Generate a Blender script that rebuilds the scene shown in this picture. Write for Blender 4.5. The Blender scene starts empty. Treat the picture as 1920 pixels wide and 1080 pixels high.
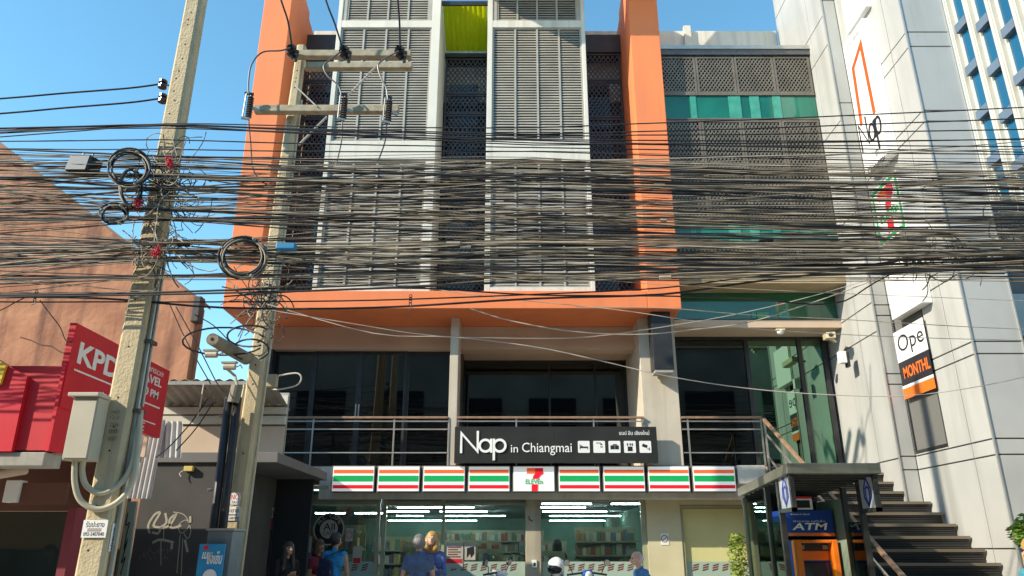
import bpy, bmesh, math, random
import numpy as np
from mathutils import Vector, Matrix
R = random.Random(7)
SC = bpy.context.scene
COL = SC.collection
# ------------------------------------------------------------------ camera
F_PX, TH, HC = 1382.0, math.radians(19.49), 1.55
cam_d = bpy.data.cameras.new('camera'); cam = bpy.data.objects.new('camera', cam_d); COL.objects.link(cam)
cam.location = (0, 0, HC); cam.rotation_euler = (math.pi/2 + TH, 0, 0)
cam_d.sensor_width = 36.0; cam_d.lens = 36.0*F_PX/1920.0; cam_d.clip_end = 2000; cam_d.clip_start = 0.05
SC.camera = cam
# ------------------------------------------------------------------ sky and sun
SUN = Vector((1.0, 0.50, -0.66)).normalized()          # the way the light travels
EL = math.asin(-SUN.z); AZ = math.atan2(-SUN.x, -SUN.y)
W = bpy.data.worlds.new('World'); SC.world = W; W.use_nodes = True
_n = W.node_tree.nodes; _sk = _n.new('ShaderNodeTexSky'); _sk.sky_type = 'NISHITA'; _sk.sun_disc = False
_sk.sun_elevation = EL; _sk.sun_rotation = AZ % (2*math.pi)
_sk.air_density = 1.0; _sk.dust_density = 0.2; _sk.ozone_density = 1.6; _sk.altitude = 300
_hs = _n.new('ShaderNodeHueSaturation'); _hs.inputs['Hue'].default_value = .478; _hs.inputs['Saturation'].default_value = 1.16; _hs.inputs['Value'].default_value = .94
W.node_tree.links.new(_sk.outputs[0], _hs.inputs['Color']); W.node_tree.links.new(_hs.outputs[0], _n['Background'].inputs[0]); _n['Background'].inputs[1].default_value = 0.15
sd = bpy.data.lights.new('sun', 'SUN'); sd.energy = 3.1; sd.angle = math.radians(0.53); sd.color = (1, .885, .71)
so = bpy.data.objects.new('sun', sd); COL.objects.link(so); so.rotation_euler = SUN.to_track_quat('-Z', 'Y').to_euler(); so.location = (-20, -10, 30)
SC.view_settings.view_transform = 'Standard'; SC.view_settings.look = 'None'; SC.view_settings.exposure = 1.16; SC.view_settings.gamma = 1.0
SC.cycles.max_bounces = 8; SC.cycles.transparent_max_bounces = 16; SC.cycles.use_denoising = True
# ------------------------------------------------------------------ pixel <-> place
CT, ST = math.cos(TH), math.sin(TH)
def den(y): return CT - (540-y)/F_PX*ST
def XP(x, y, Y): return Y*(x-960)/F_PX/den(y)
def ZP(y, Y): return HC + Y*math.tan(TH+math.atan((540-y)/F_PX))
def P(x, y, Y): return Vector((XP(x, y, Y), Y, ZP(y, Y)))
def PXc(x, y, X):                                        # the point of a plane X = const
    Y = X*den(y)*F_PX/(x-960); return Vector((X, Y, ZP(y, Y)))
# ------------------------------------------------------------------ materials
MATS = {}
def mat(name, c, c2=None, scale=3.0, rough=.7, bump=0, bscale=None, metal=0, spec=.5, streak=0, scol=None, emit=0, coat=0, detail=6, sscale=(6, 6, .35)):
    if name in MATS: return MATS[name]
    m = bpy.data.materials.new(name); m.use_nodes = True; nt = m.node_tree; N = nt.nodes; L = nt.links
    b = N['Principled BSDF']
    b.inputs['Roughness'].default_value = rough; b.inputs['Metallic'].default_value = metal
    b.inputs['Specular IOR Level'].default_value = spec; b.inputs['Coat Weight'].default_value = coat
    b.inputs['Base Color'].default_value = (*c, 1)
    if emit:
        b.inputs['Emission Color'].default_value = (*c, 1); b.inputs['Emission Strength'].default_value = emit
    tc = N.new('ShaderNodeTexCoord')
    out = None
    if c2:
        nz = N.new('ShaderNodeTexNoise'); nz.inputs['Scale'].default_value = scale; nz.inputs['Detail'].default_value = detail
        L.new(tc.outputs['Object'], nz.inputs['Vector'])
        rp = N.new('ShaderNodeValToRGB'); rp.color_ramp.elements[0].position = .34; rp.color_ramp.elements[1].position = .68
        rp.color_ramp.elements[0].color = (*c, 1); rp.color_ramp.elements[1].color = (*c2, 1)
        L.new(nz.outputs[0], rp.inputs[0]); out = rp.outputs[0]
    if streak:
        mp = N.new('ShaderNodeMapping'); mp.inputs['Scale'].default_value = sscale; L.new(tc.outputs['Object'], mp.inputs[0])
        n2 = N.new('ShaderNodeTexNoise'); n2.inputs['Scale'].default_value = 1.0; n2.inputs['Detail'].default_value = 5; L.new(mp.outputs[0], n2.inputs['Vector'])
        r2 = N.new('ShaderNodeValToRGB'); r2.color_ramp.elements[0].position = .48; r2.color_ramp.elements[1].position = .72
        r2.color_ramp.elements[0].color = (0, 0, 0, 1); r2.color_ramp.elements[1].color = (streak, streak, streak, 1); L.new(n2.outputs[0], r2.inputs[0])
        mx = N.new('ShaderNodeMix'); mx.data_type = 'RGBA'; L.new(r2.outputs[0], mx.inputs['Factor'])
        if out: L.new(out, mx.inputs['A'])
        else: mx.inputs['A'].default_value = (*c, 1)
        mx.inputs['B'].default_value = (*(scol or tuple(v*.4 for v in c)), 1); out = mx.outputs['Result']
    if out: L.new(out, b.inputs['Base Color'])
    if bump:
        n3 = N.new('ShaderNodeTexNoise'); n3.inputs['Scale'].default_value = bscale or scale*6; n3.inputs['Detail'].default_value = 5; L.new(tc.outputs['Object'], n3.inputs['Vector'])
        bp = N.new('ShaderNodeBump'); bp.inputs['Strength'].default_value = bump; bp.inputs['Distance'].default_value = .02; L.new(n3.outputs[0], bp.inputs['Height']); L.new(bp.outputs[0], b.inputs['Normal'])
    MATS[name] = m; return m
def glass(name, tint, refl=.5, rough=.01, gcol=(.9, 1, .95)):
    """thin pane: transparent tint mixed with a sharp reflection by Fresnel"""
    m = bpy.data.materials.new(name); m.use_nodes = True; N = m.node_tree.nodes; L = m.node_tree.links
    for x in list(N): N.remove(x)
    o = N.new('ShaderNodeOutputMaterial'); t = N.new('ShaderNodeBsdfTransparent'); t.inputs[0].default_value = (*tint, 1)
    g = N.new('ShaderNodeBsdfGlossy'); g.inputs['Roughness'].default_value = rough; g.inputs['Color'].default_value = (*gcol, 1)
    f = N.new('ShaderNodeFresnel'); f.inputs[0].default_value = 1.5
    ad = N.new('ShaderNodeMath'); ad.operation = 'MULTIPLY_ADD'; ad.inputs[1].default_value = 1-refl; ad.inputs[2].default_value = refl; ad.use_clamp = True; L.new(f.outputs[0], ad.inputs[0])
    mx = N.new('ShaderNodeMixShader'); L.new(ad.outputs[0], mx.inputs[0]); L.new(t.outputs[0], mx.inputs[1]); L.new(g.outputs[0], mx.inputs[2]); L.new(mx.outputs[0], o.inputs[0])
    MATS[name] = m; return m
# ------------------------------------------------------------------ objects
def tag(o, label=None, cat=None, group=None, kind=None):
    if label: o['label'] = label
    if cat: o['category'] = cat
    if group: o['group'] = group
    if kind: o['kind'] = kind
    return o
def thing(name, label, cat, loc=(0, 0, 0), group=None):
    o = bpy.data.objects.new(name, None); COL.objects.link(o); o.location = loc; o.empty_display_size = .2
    return tag(o, label, cat, group)
def world_inv(o):
    m = Matrix.Translation(o.location)
    if o.parent: m = world_mat(o.parent) @ o.matrix_parent_inverse @ m
    return m.inverted()
def world_mat(o):
    m = Matrix.Translation(o.location)
    return (world_mat(o.parent) @ o.matrix_parent_inverse @ m) if o.parent else m
def link(name, me, m=None, parent=None, bevel=0, smooth=False, **kw):
    o = bpy.data.objects.new(name, me); COL.objects.link(o)
    if m is not None:
        for q in (m if isinstance(m, (list, tuple)) else [m]): me.materials.append(q)
    if smooth: me.polygons.foreach_set('use_smooth', [True]*len(me.polygons))
    if bevel:
        b = o.modifiers.new('bevel', 'BEVEL'); b.width = bevel; b.segments = 2; b.limit_method = 'ANGLE'; b.angle_limit = math.radians(40)
    if parent is not None:
        o.parent = parent; o.matrix_parent_inverse = world_inv(parent)
    return tag(o, **kw)
class MB:
    def __init__(s): s.v = []; s.f = []
    def add(s, vs, fs):
        n = len(s.v); s.v += [tuple(q) for q in vs]; s.f += [tuple(i+n for i in f) for f in fs]; return s
    def box(s, x0, x1, y0, y1, z0, z1):
        return s.add([(x0,y0,z0),(x1,y0,z0),(x1,y1,z0),(x0,y1,z0),(x0,y0,z1),(x1,y0,z1),(x1,y1,z1),(x0,y1,z1)],
                     [(0,3,2,1),(4,5,6,7),(0,1,5,4),(1,2,6,5),(2,3,7,6),(3,0,4,7)])
    def hexa(s, q, w):                                     # quad q extruded by vector w
        q = [Vector(p) for p in q]; w = Vector(w)
        n = len(q); vs = q+[p+w for p in q]
        return s.add(vs, [tuple(range(n-1, -1, -1)), tuple(range(n, 2*n))]+[(i, (i+1) % n, n+(i+1) % n, n+i) for i in range(n)])
    def bar(s, a, b, w, h, up=(0, 0, 1)):                  # rectangular bar from a to b
        a, b = Vector(a), Vector(b); d = (b-a).normalized(); u = d.cross(Vector(up))
        if u.length < 1e-4: u = d.cross(Vector((0, 1, 0)))
        u.normalize(); v = u.cross(d).normalized(); u *= w/2; v *= h/2
        return s.hexa([a-u-v, a+u-v, a+u+v, a-u+v], b-a)
    def tube(s, pts, r, n=8, r2=None, caps=True):
        pts = [Vector(p) for p in pts]; rr = r if hasattr(r, '__len__') else [r+(((r2 if r2 is not None else r)-r)*i/max(1, len(pts)-1)) for i in range(len(pts))]
        ref = None; vs = []; m = len(pts)
        for i, p in enumerate(pts):
            d = (pts[min(i+1, m-1)]-pts[max(i-1, 0)]).normalized()
            if ref is None:
                ref = d.cross(Vector((0, 0, 1)))
                if ref.length < .05: ref = d.cross(Vector((0, 1, 0)))
            ref = (ref-d*ref.dot(d)).normalized(); w = d.cross(ref)
            for k in range(n):
                a = 2*math.pi*k/n; vs.append(p+(ref*math.cos(a)+w*math.sin(a))*rr[i])
        fs = [(i*n+k, i*n+(k+1) % n, (i+1)*n+(k+1) % n, (i+1)*n+k) for i in range(m-1) for k in range(n)]
        if caps: fs += [tuple(range(n-1, -1, -1)), tuple(range((m-1)*n, m*n))]
        return s.add(vs, fs)
    def sphere(s, c, r, nu=10, nv=7):
        c = Vector(c); r = r if hasattr(r, '__len__') else (r, r, r); vs = [c+Vector((0, 0, -r[2]))]; fs = []
        for j in range(1, nv):
            t = -math.pi/2+math.pi*j/nv
            for k in range(nu):
                a = 2*math.pi*k/nu; vs.append(c+Vector((r[0]*math.cos(t)*math.cos(a), r[1]*math.cos(t)*math.sin(a), r[2]*math.sin(t))))
        vs.append(c+Vector((0, 0, r[2]))); e = len(vs)-1
        for k in range(nu):
            fs.append((0, 1+(k+1) % nu, 1+k)); fs.append((e, e-nu+k, e-nu+(k+1) % nu))
        for j in range(nv-2):
            for k in range(nu): fs.append((1+j*nu+k, 1+j*nu+(k+1) % nu, 1+(j+1)*nu+(k+1) % nu, 1+(j+1)*nu+k))
        return s.add(vs, fs)
    def mesh(s, name='m'):
        me = bpy.data.meshes.new(name); me.from_pydata(s.v, [], s.f); me.update()
        bm = bmesh.new(); bm.from_mesh(me); bmesh.ops.recalc_face_normals(bm, faces=bm.faces); bm.to_mesh(me); bm.free(); return me
    def build(s, name, m, parent=None, **kw): return link(name, s.mesh(name), m, parent, **kw)
class Fr:                                                  # a flat frame: u right, v up, n towards the viewer
    def __init__(s, O, u, v): s.O = Vector(O); s.u = Vector(u); s.v = Vector(v); s.n = s.u.cross(s.v)
    def p(s, a, b, c=0): return s.O+s.u*a+s.v*b+s.n*c
    def plate(s, mb, a0, a1, b0, b1, c0, c1): return mb.hexa([s.p(a0,b0,c0), s.p(a1,b0,c0), s.p(a1,b1,c0), s.p(a0,b1,c0)], s.n*(c1-c0))
    def poly(s, mb, pts, c0, c1): return mb.hexa([s.p(a,b,c0) for a, b in pts], s.n*(c1-c0))
    def ribbon(s, mb, pts, w, c0, c1, closed=False):
        P2 = [Vector((a, b)) for a, b in pts]; n = len(P2); L_, R_ = [], []
        for i in range(n):
            a = P2[i-1] if (i or closed) else P2[i]; c = P2[(i+1) % n] if (i < n-1 or closed) else P2[i]
            d1 = (P2[i]-a); d2 = (c-P2[i]); d1 = d1.normalized() if d1.length > 1e-9 else d2.normalized(); d2 = d2.normalized() if d2.length > 1e-9 else d1
            t = (d1+d2); t = t.normalized() if t.length > 1e-6 else d1; nn = Vector((-t.y, t.x)); k = max(.45, nn.dot(Vector((-d1.y, d1.x))))
            L_.append(P2[i]+nn*(w/2/k)); R_.append(P2[i]-nn*(w/2/k))
        for i in range(n if closed else n-1):
            j = (i+1) % n; q = [R_[i], R_[j], L_[j], L_[i]]
            mb.hexa([s.p(p.x, p.y, c0) for p in q], s.n*(c1-c0))
        return mb
FX = lambda O: Fr(O, (1, 0, 0), (0, 0, 1))                 # faces the street (-Y)
FL = lambda O: Fr(O, (0, -1, 0), (0, 0, 1))                # faces left (-X)
FRt = lambda O: Fr(O, (0, 1, 0), (0, 0, 1))                # faces right (+X)
def circ(cx, cy, r, a0=0, a1=360, n=24, ry=None):
    return [(cx+r*math.cos(math.radians(a0+(a1-a0)*i/n)), cy+(ry or r)*math.sin(math.radians(a0+(a1-a0)*i/n))) for i in range(n+1)]
def text(body, fr, a, b, w, h, m, parent=None, name='lettering', c=.004, ext=.003, bold=0, shear=0, **kw):
    cu = bpy.data.curves.new('txt', 'FONT'); cu.body = body; cu.resolution_u = 3; cu.offset = bold; cu.shear = shear
    ob = bpy.data.objects.new('txt', cu); me = ob.to_mesh()
    vs = [v.co.copy() for v in me.vertices]; fs = [tuple(p.vertices) for p in me.polygons]; ob.to_mesh_clear()
    bpy.data.objects.remove(ob); bpy.data.curves.remove(cu)
    x0 = min(v.x for v in vs); x1 = max(v.x for v in vs); y0 = min(v.y for v in vs); y1 = max(v.y for v in vs)
    k = h/(y1-y0); kx = k if w is None else w/(x1-x0)
    nv = [fr.p(a+(v.x-x0)*kx, b+(v.y-y0)*k, c) for v in vs]
    mm = bpy.data.meshes.new(name); mm.from_pydata([tuple(q) for q in nv], [], fs); mm.update()
    if ext:
        bm = bmesh.new(); bm.from_mesh(mm); r = bmesh.ops.extrude_face_region(bm, geom=bm.faces[:])
        bmesh.ops.translate(bm, vec=fr.n*ext, verts=[q for q in r['geom'] if isinstance(q, bmesh.types.BMVert)]); bmesh.ops.recalc_face_normals(bm, faces=bm.faces); bm.to_mesh(mm); bm.free()
    return link(name, mm, m, parent, **kw)
def smooth_path(pts, k=4):                                 # Catmull-Rom through the points
    pts = [Vector(p) for p in pts]; out = []
    for i in range(len(pts)-1):
        a = pts[max(i-1, 0)]; b = pts[i]; c = pts[i+1]; d = pts[min(i+2, len(pts)-1)]
        for j in range(k):
            t = j/k; out.append(.5*((2*b)+(c-a)*t+(2*a-5*b+4*c-d)*t*t+(3*b-a-3*c+d)*t**3))
    return out+[pts[-1]]
ORD = ['leftmost', 'second from the left', 'third from the left', 'fourth from the left', 'fifth from the left', 'sixth from the left', 'seventh from the left', 'eighth from the left', 'rightmost']
# ------------------------------------------------------------------ palette
M_orange = mat('orange_paint', (.82,.235,.080), (.76,.215,.078), 1.2, .75, .10, 30, streak=.5, scol=(.62,.19,.085), sscale=(3, 3, .3))
M_white = mat('white_paint', (.69,.66,.58), (.62,.59,.51), 1.5, .7, .05, 40, streak=.55, scol=(.42,.39,.33))
M_beige = mat('beige_paint', (.60,.46,.34), (.52,.40,.29), 1.3, .8, .05, 40)
M_louvre = mat('louvre_metal', (.37,.34,.285), (.27,.25,.21), 1.6, .5, spec=.5)
M_lframe = mat('louvre_frame_metal', (.41,.385,.33), (.34,.32,.275), 4, .5)
M_black = mat('black_metal', (.018,.018,.02), (.03,.03,.03), 5, .45)
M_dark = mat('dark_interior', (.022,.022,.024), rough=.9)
M_screen = mat('perforated_screen_metal', (.135,.118,.095), (.19,.165,.13), 3, .5, metal=.2)
M_steel = mat('steel_rail', (.55,.53,.48), (.42,.40,.36), 6, .35, metal=.7)
M_wood = mat('wood_rail', (.33,.20,.12), (.24,.14,.08), 9, .55)
M_conc = mat('pole_concrete', (.58,.48,.30), (.47,.385,.235), 4, .85, .55, 38, streak=.5, scol=(.30,.26,.18), sscale=(14, 14, .6))
M_concg = mat('grey_concrete', (.36,.35,.32), (.27,.26,.24), 3, .85, .3, 40)
M_darkglass = mat('dark_glass', (.012,.014,.018), (.022,.026,.03), .8, .03, spec=.8)
M_yel = mat('corrugated_yellow', (.42,.55,.04), (.36,.48,.03), 2, .5)
G_store = glass('storefront_glass', (.84,.92,.86), .025)
G_green = glass('green_glass', (.10,.52,.36), .10, .03)
G_mirror = glass('tinted_mirror_glass', (.07,.16,.11), .26, .01, (.55,.95,.70))
G_dark = glass('dark_tint_glass', (.10,.11,.125), .05, .02, (.80,.95,1.0))
G_clear = glass('clear_glass', (.62,.80,.68), .10, .02, (.85, 1, .9))
M_red = mat('sign_red', (.66,.014,.035), (.60,.012,.03), 2, .45)
M_redlit = mat('sign_red_vinyl', (.62,.022,.035), (.55,.018,.03), 2, .5)
M_signwhite = mat('sign_white', (.80,.80,.77), rough=.5)
M_signred = mat('stripe_red', (.72,.02,.03), rough=.4)
M_signorange = mat('stripe_orange', (.85,.16,.05), rough=.4)
M_signgreen = mat('stripe_green', (.01,.33,.09), rough=.4)
M_navy = mat('navy_panel', (.012,.05,.27), (.012,.055,.31), 3, .35)
M_atmblue = mat('atm_blue', (.012,.09,.50), rough=.35)
M_atmorange = mat('atm_orange', (.86,.20,.015), (.78,.17,.012), 4, .35)
M_terra = mat('terracotta_plaster', (.53,.255,.14), (.36,.155,.085), 1.9, .9, .6, 9, streak=1.0, scol=(.17,.075,.05), sscale=(3.2, 3.2, .42), detail=14)
M_alu = mat('aluminium', (.52,.50,.45), (.44,.42,.38), 4, .4, metal=.6)
M_bluegl = mat('blue_window', (.010,.10,.19), (.01,.08,.16), .3, .06, spec=.8)
M_asphalt = mat('asphalt', (.05,.05,.052), (.065,.065,.065), 20, .9, .3, 120)
M_pave = mat('pavement_concrete', (.58,.53,.45), (.50,.46,.39), 4, .9, .2, 60)
M_letter = mat('letter_white', (.85,.85,.82), rough=.45)
M_letterk = mat('letter_black', (.015,.015,.02), rough=.5)
# ================================================================== SETTING
def struct(name, mb, m, **kw): return mb.build(name, m, kind='structure', **kw)
struct('ground', MB().box(-400, 400, -400, 400, -.6, -.004), M_asphalt)
struct('road', MB().box(-120, 120, -5.0, 6.2, -.002, .002), mat('road_asphalt', (.17,.16,.15), (.21,.20,.185), 14, .9, .3, 120))
struct('kerb', MB().box(-120, 120, 6.2, 6.4, .0025, .15), M_concg, bevel=.015)
struct('pavement', MB().box(-120, 120, 6.4, 40, .0025, .146), M_pave)
GZ = .146
YF, YL, YD, YB, YR, YS = 14.64, 14.75, 16.1, 16.0, 14.95, 15.2
X0, XP0, XP1, X1, XW = -6.05, -5.38, 2.84, 3.54, 7.2
# ================================================================== MAIN BUILDING
B = thing('shophouse', 'four storey shophouse with an orange frame around grey louvres, store at street level', 'building', (0, 16, GZ))
def fin(x0, x1, name):
    pr = [(14.64,6.28),(14.64,17.2),(15.1,17.2),(15.66,15.08),(16.06,14.99),(16.07,14.81),(16.6,14.7),(16.6,6.28)]
    MB().hexa([(x0, y, z) for y, z in pr], (x1-x0, 0, 0)).build(name, M_orange, B, bevel=.012)
fin(X0, XP0, 'frame_pillar'); fin(XP1, X1, 'frame_pillar')
MB().box(XP0+.001, XP1-.001, YF, YB, 6.28, 6.67).build('frame_ledge', M_orange, B, bevel=.012)
struct_roof = MB().box(-1.1, 3.75, 13.45, 14.62, 14.72, 14.86).build('roof_eave', M_white, B)
# core of the house behind everything
core = MB().box(X0+.01, XW, 17.4, 30, 3.3, 14.3)
core.build('rear_wall', M_beige, B)
MB().box(XP0, XW, 16.6, 16.85, 12.6, 14.86).build('parapet', M_white, B, bevel=.01)
MB().box(4.66, 4.84, 16.49, 16.599, 12.7, 14.95).build('parapet_pier', M_white, B)
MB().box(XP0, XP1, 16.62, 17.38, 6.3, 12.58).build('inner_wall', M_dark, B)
# white louvre boxes
def louvre_box(x0, x1, ls, rs, parts):
    fr = MB()
    fr.box(x0, x0+ls, YL, 16.09, 6.672, 16.6); fr.box(x1-rs, x1, YL, 16.09, 6.672, 16.6)
    zr = [ZP(540, YL), ZP(303, YL), ZP(264, YL), ZP(51, YL), ZP(38, YL), 16.4]
    a, b = x0+ls, x1-rs
    fr.box(a, b, YL+.003, 16.0, 6.672, zr[0]+.02); fr.box(a, b, YL+.003, 16.0, zr[1], zr[2]); fr.box(a, b, YL+.003, 16.0, zr[3], zr[4]); fr.box(a, b, YL+.003, 16.0, zr[5], 16.6)
    fr.build('louvre_box_frame', M_white, B, bevel=.006)
    for k, (z0, z1) in enumerate(((zr[0]+.02, zr[1]), (zr[2], zr[3]), (zr[4], zr[5]))):
        p0, p1 = (a, b) if k < 2 else (a+.10, b-.08)
        m = MB()
        for e in range(5):
            xx = p0+.02+(p1-p0-.04)*e/4; m.box(xx-.022, xx+.022, YL+.035, YL+.085, z0, z1)
        m.box(p0, p1, YL+.036, YL+.084, z0, z0+.035); m.box(p0, p1, YL+.036, YL+.084, z1-.035, z1)
        if k == 2: m.box(a, p0, YL+.02, YL+.085, z0, z1); m.box(p1, b, YL+.02, YL+.085, z0, z1)
        sh = m.build('louvre_shutter', M_lframe, B)
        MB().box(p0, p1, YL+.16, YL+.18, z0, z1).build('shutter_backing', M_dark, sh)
        for e in range(4):
            xa = p0+.02+(p1-p0-.04)*e/4+.024; xb = p0+.02+(p1-p0-.04)*(e+1)/4-.024
            s = MB(); n = int((z1-z0-.08)/.070)
            for i in range(n):
                z = z0+.05+(z1-z0-.1)*(i+.5)/n; j = R.uniform(-.003, .003)
                s.hexa([(xa, YL+.050, z-.030+j), (xb, YL+.050, z-.030-j), (xb, YL+.072, z+.026), (xa, YL+.072, z+.026)], (0, .007, .003))
            s.build('slats', M_louvre, sh, kind='stuff')
louvre_box(-4.245, -1.745, .10, .20, None)
louvre_box(-.59, 1.77, .12, .09, None)
# lattice screens
def lattice(x0, x1, z0, z1, Y, pitch, w, m, parent, fw=.05, name='perforated_screen'):
    fr = MB(); fr.box(x0, x1, Y-.015, Y+.03, z0, z0+fw); fr.box(x0, x1, Y-.015, Y+.03, z1-fw, z1)
    fr.box(x0, x0+fw, Y-.014, Y+.029, z0+fw, z1-fw); fr.box(x1-fw, x1, Y-.014, Y+.029, z0+fw, z1-fw)
    sc = fr.build(name, m, parent); g = MB(); a, b, c, d = x0+fw, x1-fw, z0+fw, z1-fw; sl = 1.5
    for s, y in ((1, Y), (-1, Y+.008)):
        t = a-(d-c)/sl
        while t < b+(d-c)/sl:
            pts = []
            # line: x = t + (z-c)/sl*s'
            q = t if s == 1 else t+(0)
            x_c = q; x_d = q+(d-c)/sl*s
            lo, hi = (x_c, x_d)
            # clip to [a,b]
            def at_(x): return c+(x-q)*sl*s
            xs = sorted((max(a, min(b, lo)), max(a, min(b, hi))))
            if xs[1]-xs[0] > .02: g.hexa([(xs[0]-w/2, y, at_(xs[0])), (xs[0]+w/2, y, at_(xs[0])), (xs[1]+w/2, y, at_(xs[1])), (xs[1]-w/2, y, at_(xs[1]))], (0, .006, 0))
            t += pitch
    g.build('lattice_mesh', m, sc, kind='stuff'); return sc
M_scr2 = mat('black_screen_metal', (.04,.035,.04), (.06,.05,.05), 4, .45, metal=.3)
for (a, b) in ((XP0, -4.245), (-1.745, -.59), (1.77, XP1)):
    zs = [6.68, 8.1, 9.6, 10.2, 11.9, 12.5, 13.6] if a > -2 and a < 0 else [6.68, 8.4, 10.1, 11.8, 12.9, 13.75]
    for z0, z1 in zip(zs[:-1], zs[1:]): lattice(a+.03, b-.03, z0, z1-.02, YD, .115, .034, M_scr2, B, .045)
    MB().box(a, b, YD-.05, 16.5, zs[-1], 14.3 if a != -1.745 else 13.72).build('screen_header', M_black, B)
    MB().box(a+.12, b-.3, 16.4, 16.45, 7.0, 9.4).build('window_pane', M_darkglass, B); MB().box(a+.12, b-.3, 16.4, 16.45, 10.6, 13.0).build('window_pane', M_darkglass, B)
# corrugated translucent awning high between the boxes
def corr(o, du, dv, n, amp, k=6):
    o, du, dv = Vector(o), Vector(du), Vector(dv); nn = du.cross(dv).normalized(); vs = []; m = n*k
    for i in range(m+1):
        p = o+du*(i/m)+nn*(amp*math.sin(2*math.pi*i/k)); vs += [p, p+dv]
    mb = MB(); mb.add(vs, [(2*i, 2*i+2, 2*i+3, 2*i+1) for i in range(m)]); return mb
M_yt = bpy.data.materials.new('translucent_yellow_sheet'); M_yt.use_nodes = True
_N = M_yt.node_tree.nodes; _b = _N['Principled BSDF']; _b.inputs['Base Color'].default_value = (.55,.60,.03,1); _t = _N.new('ShaderNodeBsdfTranslucent'); _t.inputs[0].default_value = (.75,.80,.04,1); _x = _N.new('ShaderNodeMixShader'); _x.inputs[0].default_value = .6
M_yt.node_tree.links.new(_b.outputs[0], _x.inputs[1]); M_yt.node_tree.links.new(_t.outputs[0], _x.inputs[2]); M_yt.node_tree.links.new(_x.outputs[0], _N['Material Output'].inputs[0])
o = corr((-1.72, 14.9, 14.32), (1.10, 0, 0), (0, 1.2, -.5), 9, .025).build('corrugated_awning', M_yt, B); o.modifiers.new('t', 'SOLIDIFY').thickness = .004
MB().box(-1.74, -.6, 14.86, 14.9, 14.24, 14.36).build('awning_beam', M_black, B)
# ---- right bay, upper floors
Zr = lambda y: ZP(y, YR)
MB().box(X1+.002, XW-.002, YR-.06, 16.59, Zr(105), Zr(88)).build('cornice', mat('grey_metal_cornice', (.10,.10,.105), (.13,.13,.13), 3, .4, metal=.4), B, bevel=.01)
MB().box(X1+.002, XW-.002, YR-.09, YR-.061, Zr(95)-.01, Zr(89)).build('cornice_lip', M_alu, B)
MB().box(X1+.002, XW-.002, 15.9, 16.5, 6.4, Zr(107)).build('bay_back_wall', mat('bay_back', (.055,.065,.07), (.04,.05,.055), .7, .5), B)
M_gg = mat('green_glass_band', (.004,.095,.065), (.008,.17,.11), .9, .06, spec=.8)
M_gg2 = mat('green_curtain', (.06,.34,.25), (.04,.25,.18), 5, .3)
M_gg3 = mat('green_glass_lower', (.01,.085,.03), (.012,.13,.06), .6, .06, spec=.8)
def screens(y0, y1):
    z1, z0 = Zr(y0), Zr(y1); xs = [X1+.02, 4.42, 5.36, 6.30, XW-.02]
    for a, b in zip(xs[:-1], xs[1:]): lattice(a, b-.012, z0, z1, YR, .088, .036, M_screen, B, .05)
screens(107, 176); screens(226, 321); screens(325, 416); screens(455, 499)
for (y0, y1) in ((179, 222), (419, 452)):
    g = MB().box(X1+.02, XW-.02, YR+.02, YR+.04, Zr(y1), Zr(y0)).build('green_window_band', M_gg, B)
    MB().box(X1+.02, XW-.02, YR-.02, YR+.018, Zr(y0), Zr(y0)+.04).build('band_rail', M_screen, B); MB().box(X1+.02, XW-.02, YR-.02, YR+.018, Zr(y1)-.04, Zr(y1)).build('band_rail', M_screen, B)
    for (p0, p1) in ((1295, 1306), (1367, 1390), (1407, 1425), (1450, 1465)):
        ym = (y0+y1)/2; MB().box(XP(p0, ym, YR), XP(p1, ym, YR), YR+.004, YR+.018, Zr(y1)+.002, Zr(y0)-.002).build('window_post', M_gg2, g)
MB().box(X1+.002, XW-.002, YR-.03, 15.6, Zr(532), Zr(500)).build('bay_spandrel', mat('bay_spandrel_beige', (.42,.33,.20), (.35,.27,.16), 2, .8), B, bevel=.01)
g = MB().box(X1+.02, XW-.02, 15.55, 15.58, ZP(598, 15.55), Zr(532)).build('green_lower_window', M_gg3, B)
for (p0, p1, mm) in ((1408, 1416, M_gg2), (1418, 1440, mat('green_blind', (.07,.33,.16), rough=.4)), (1458, 1478, M_gg2)):
    MB().box(XP(p0, 580, 15.55), XP(p1, 580, 15.55), 15.53, 15.548, ZP(598, 15.55)+.002, Zr(553)-.2).build('window_blind', mm, g)
MB().box(X1+.002, XW-.002, 15.45, 16.2, ZP(614, 15.45), ZP(600, 15.45)).build('bay_beam', M_beige, B)
MB().box(X1+.002, XW-.002, 15.5, 15.549, ZP(598, 15.5)-.05, ZP(598, 15.5)).build('window_sill', M_black, B)
# ---- second floor
ZFL = 3.14; ZT = ZP(655, 16)
MB().box(XP0+.02, XP1, 16.0, 16.4, ZT, 6.279).build('upper_beam', M_beige, B)
MB().box(XP0, XW, 15.42, 17.4, 2.93, ZFL).build('balcony_slab', M_beige, B)
M_colm = mat('column_beige', (.58,.52,.42), (.50,.45,.36), 2, .8, .05, 40, streak=.4, scol=(.36,.31,.24))
MB().box(-1.32, -1.14, 15.28, 15.999, ZFL, 6.279).build('balcony_column', M_colm, B, bevel=.01)
MB().box(2.73, 3.5, 15.32, 17.3, ZFL, 6.279).build('balcony_column', M_colm, B, bevel=.01)
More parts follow.
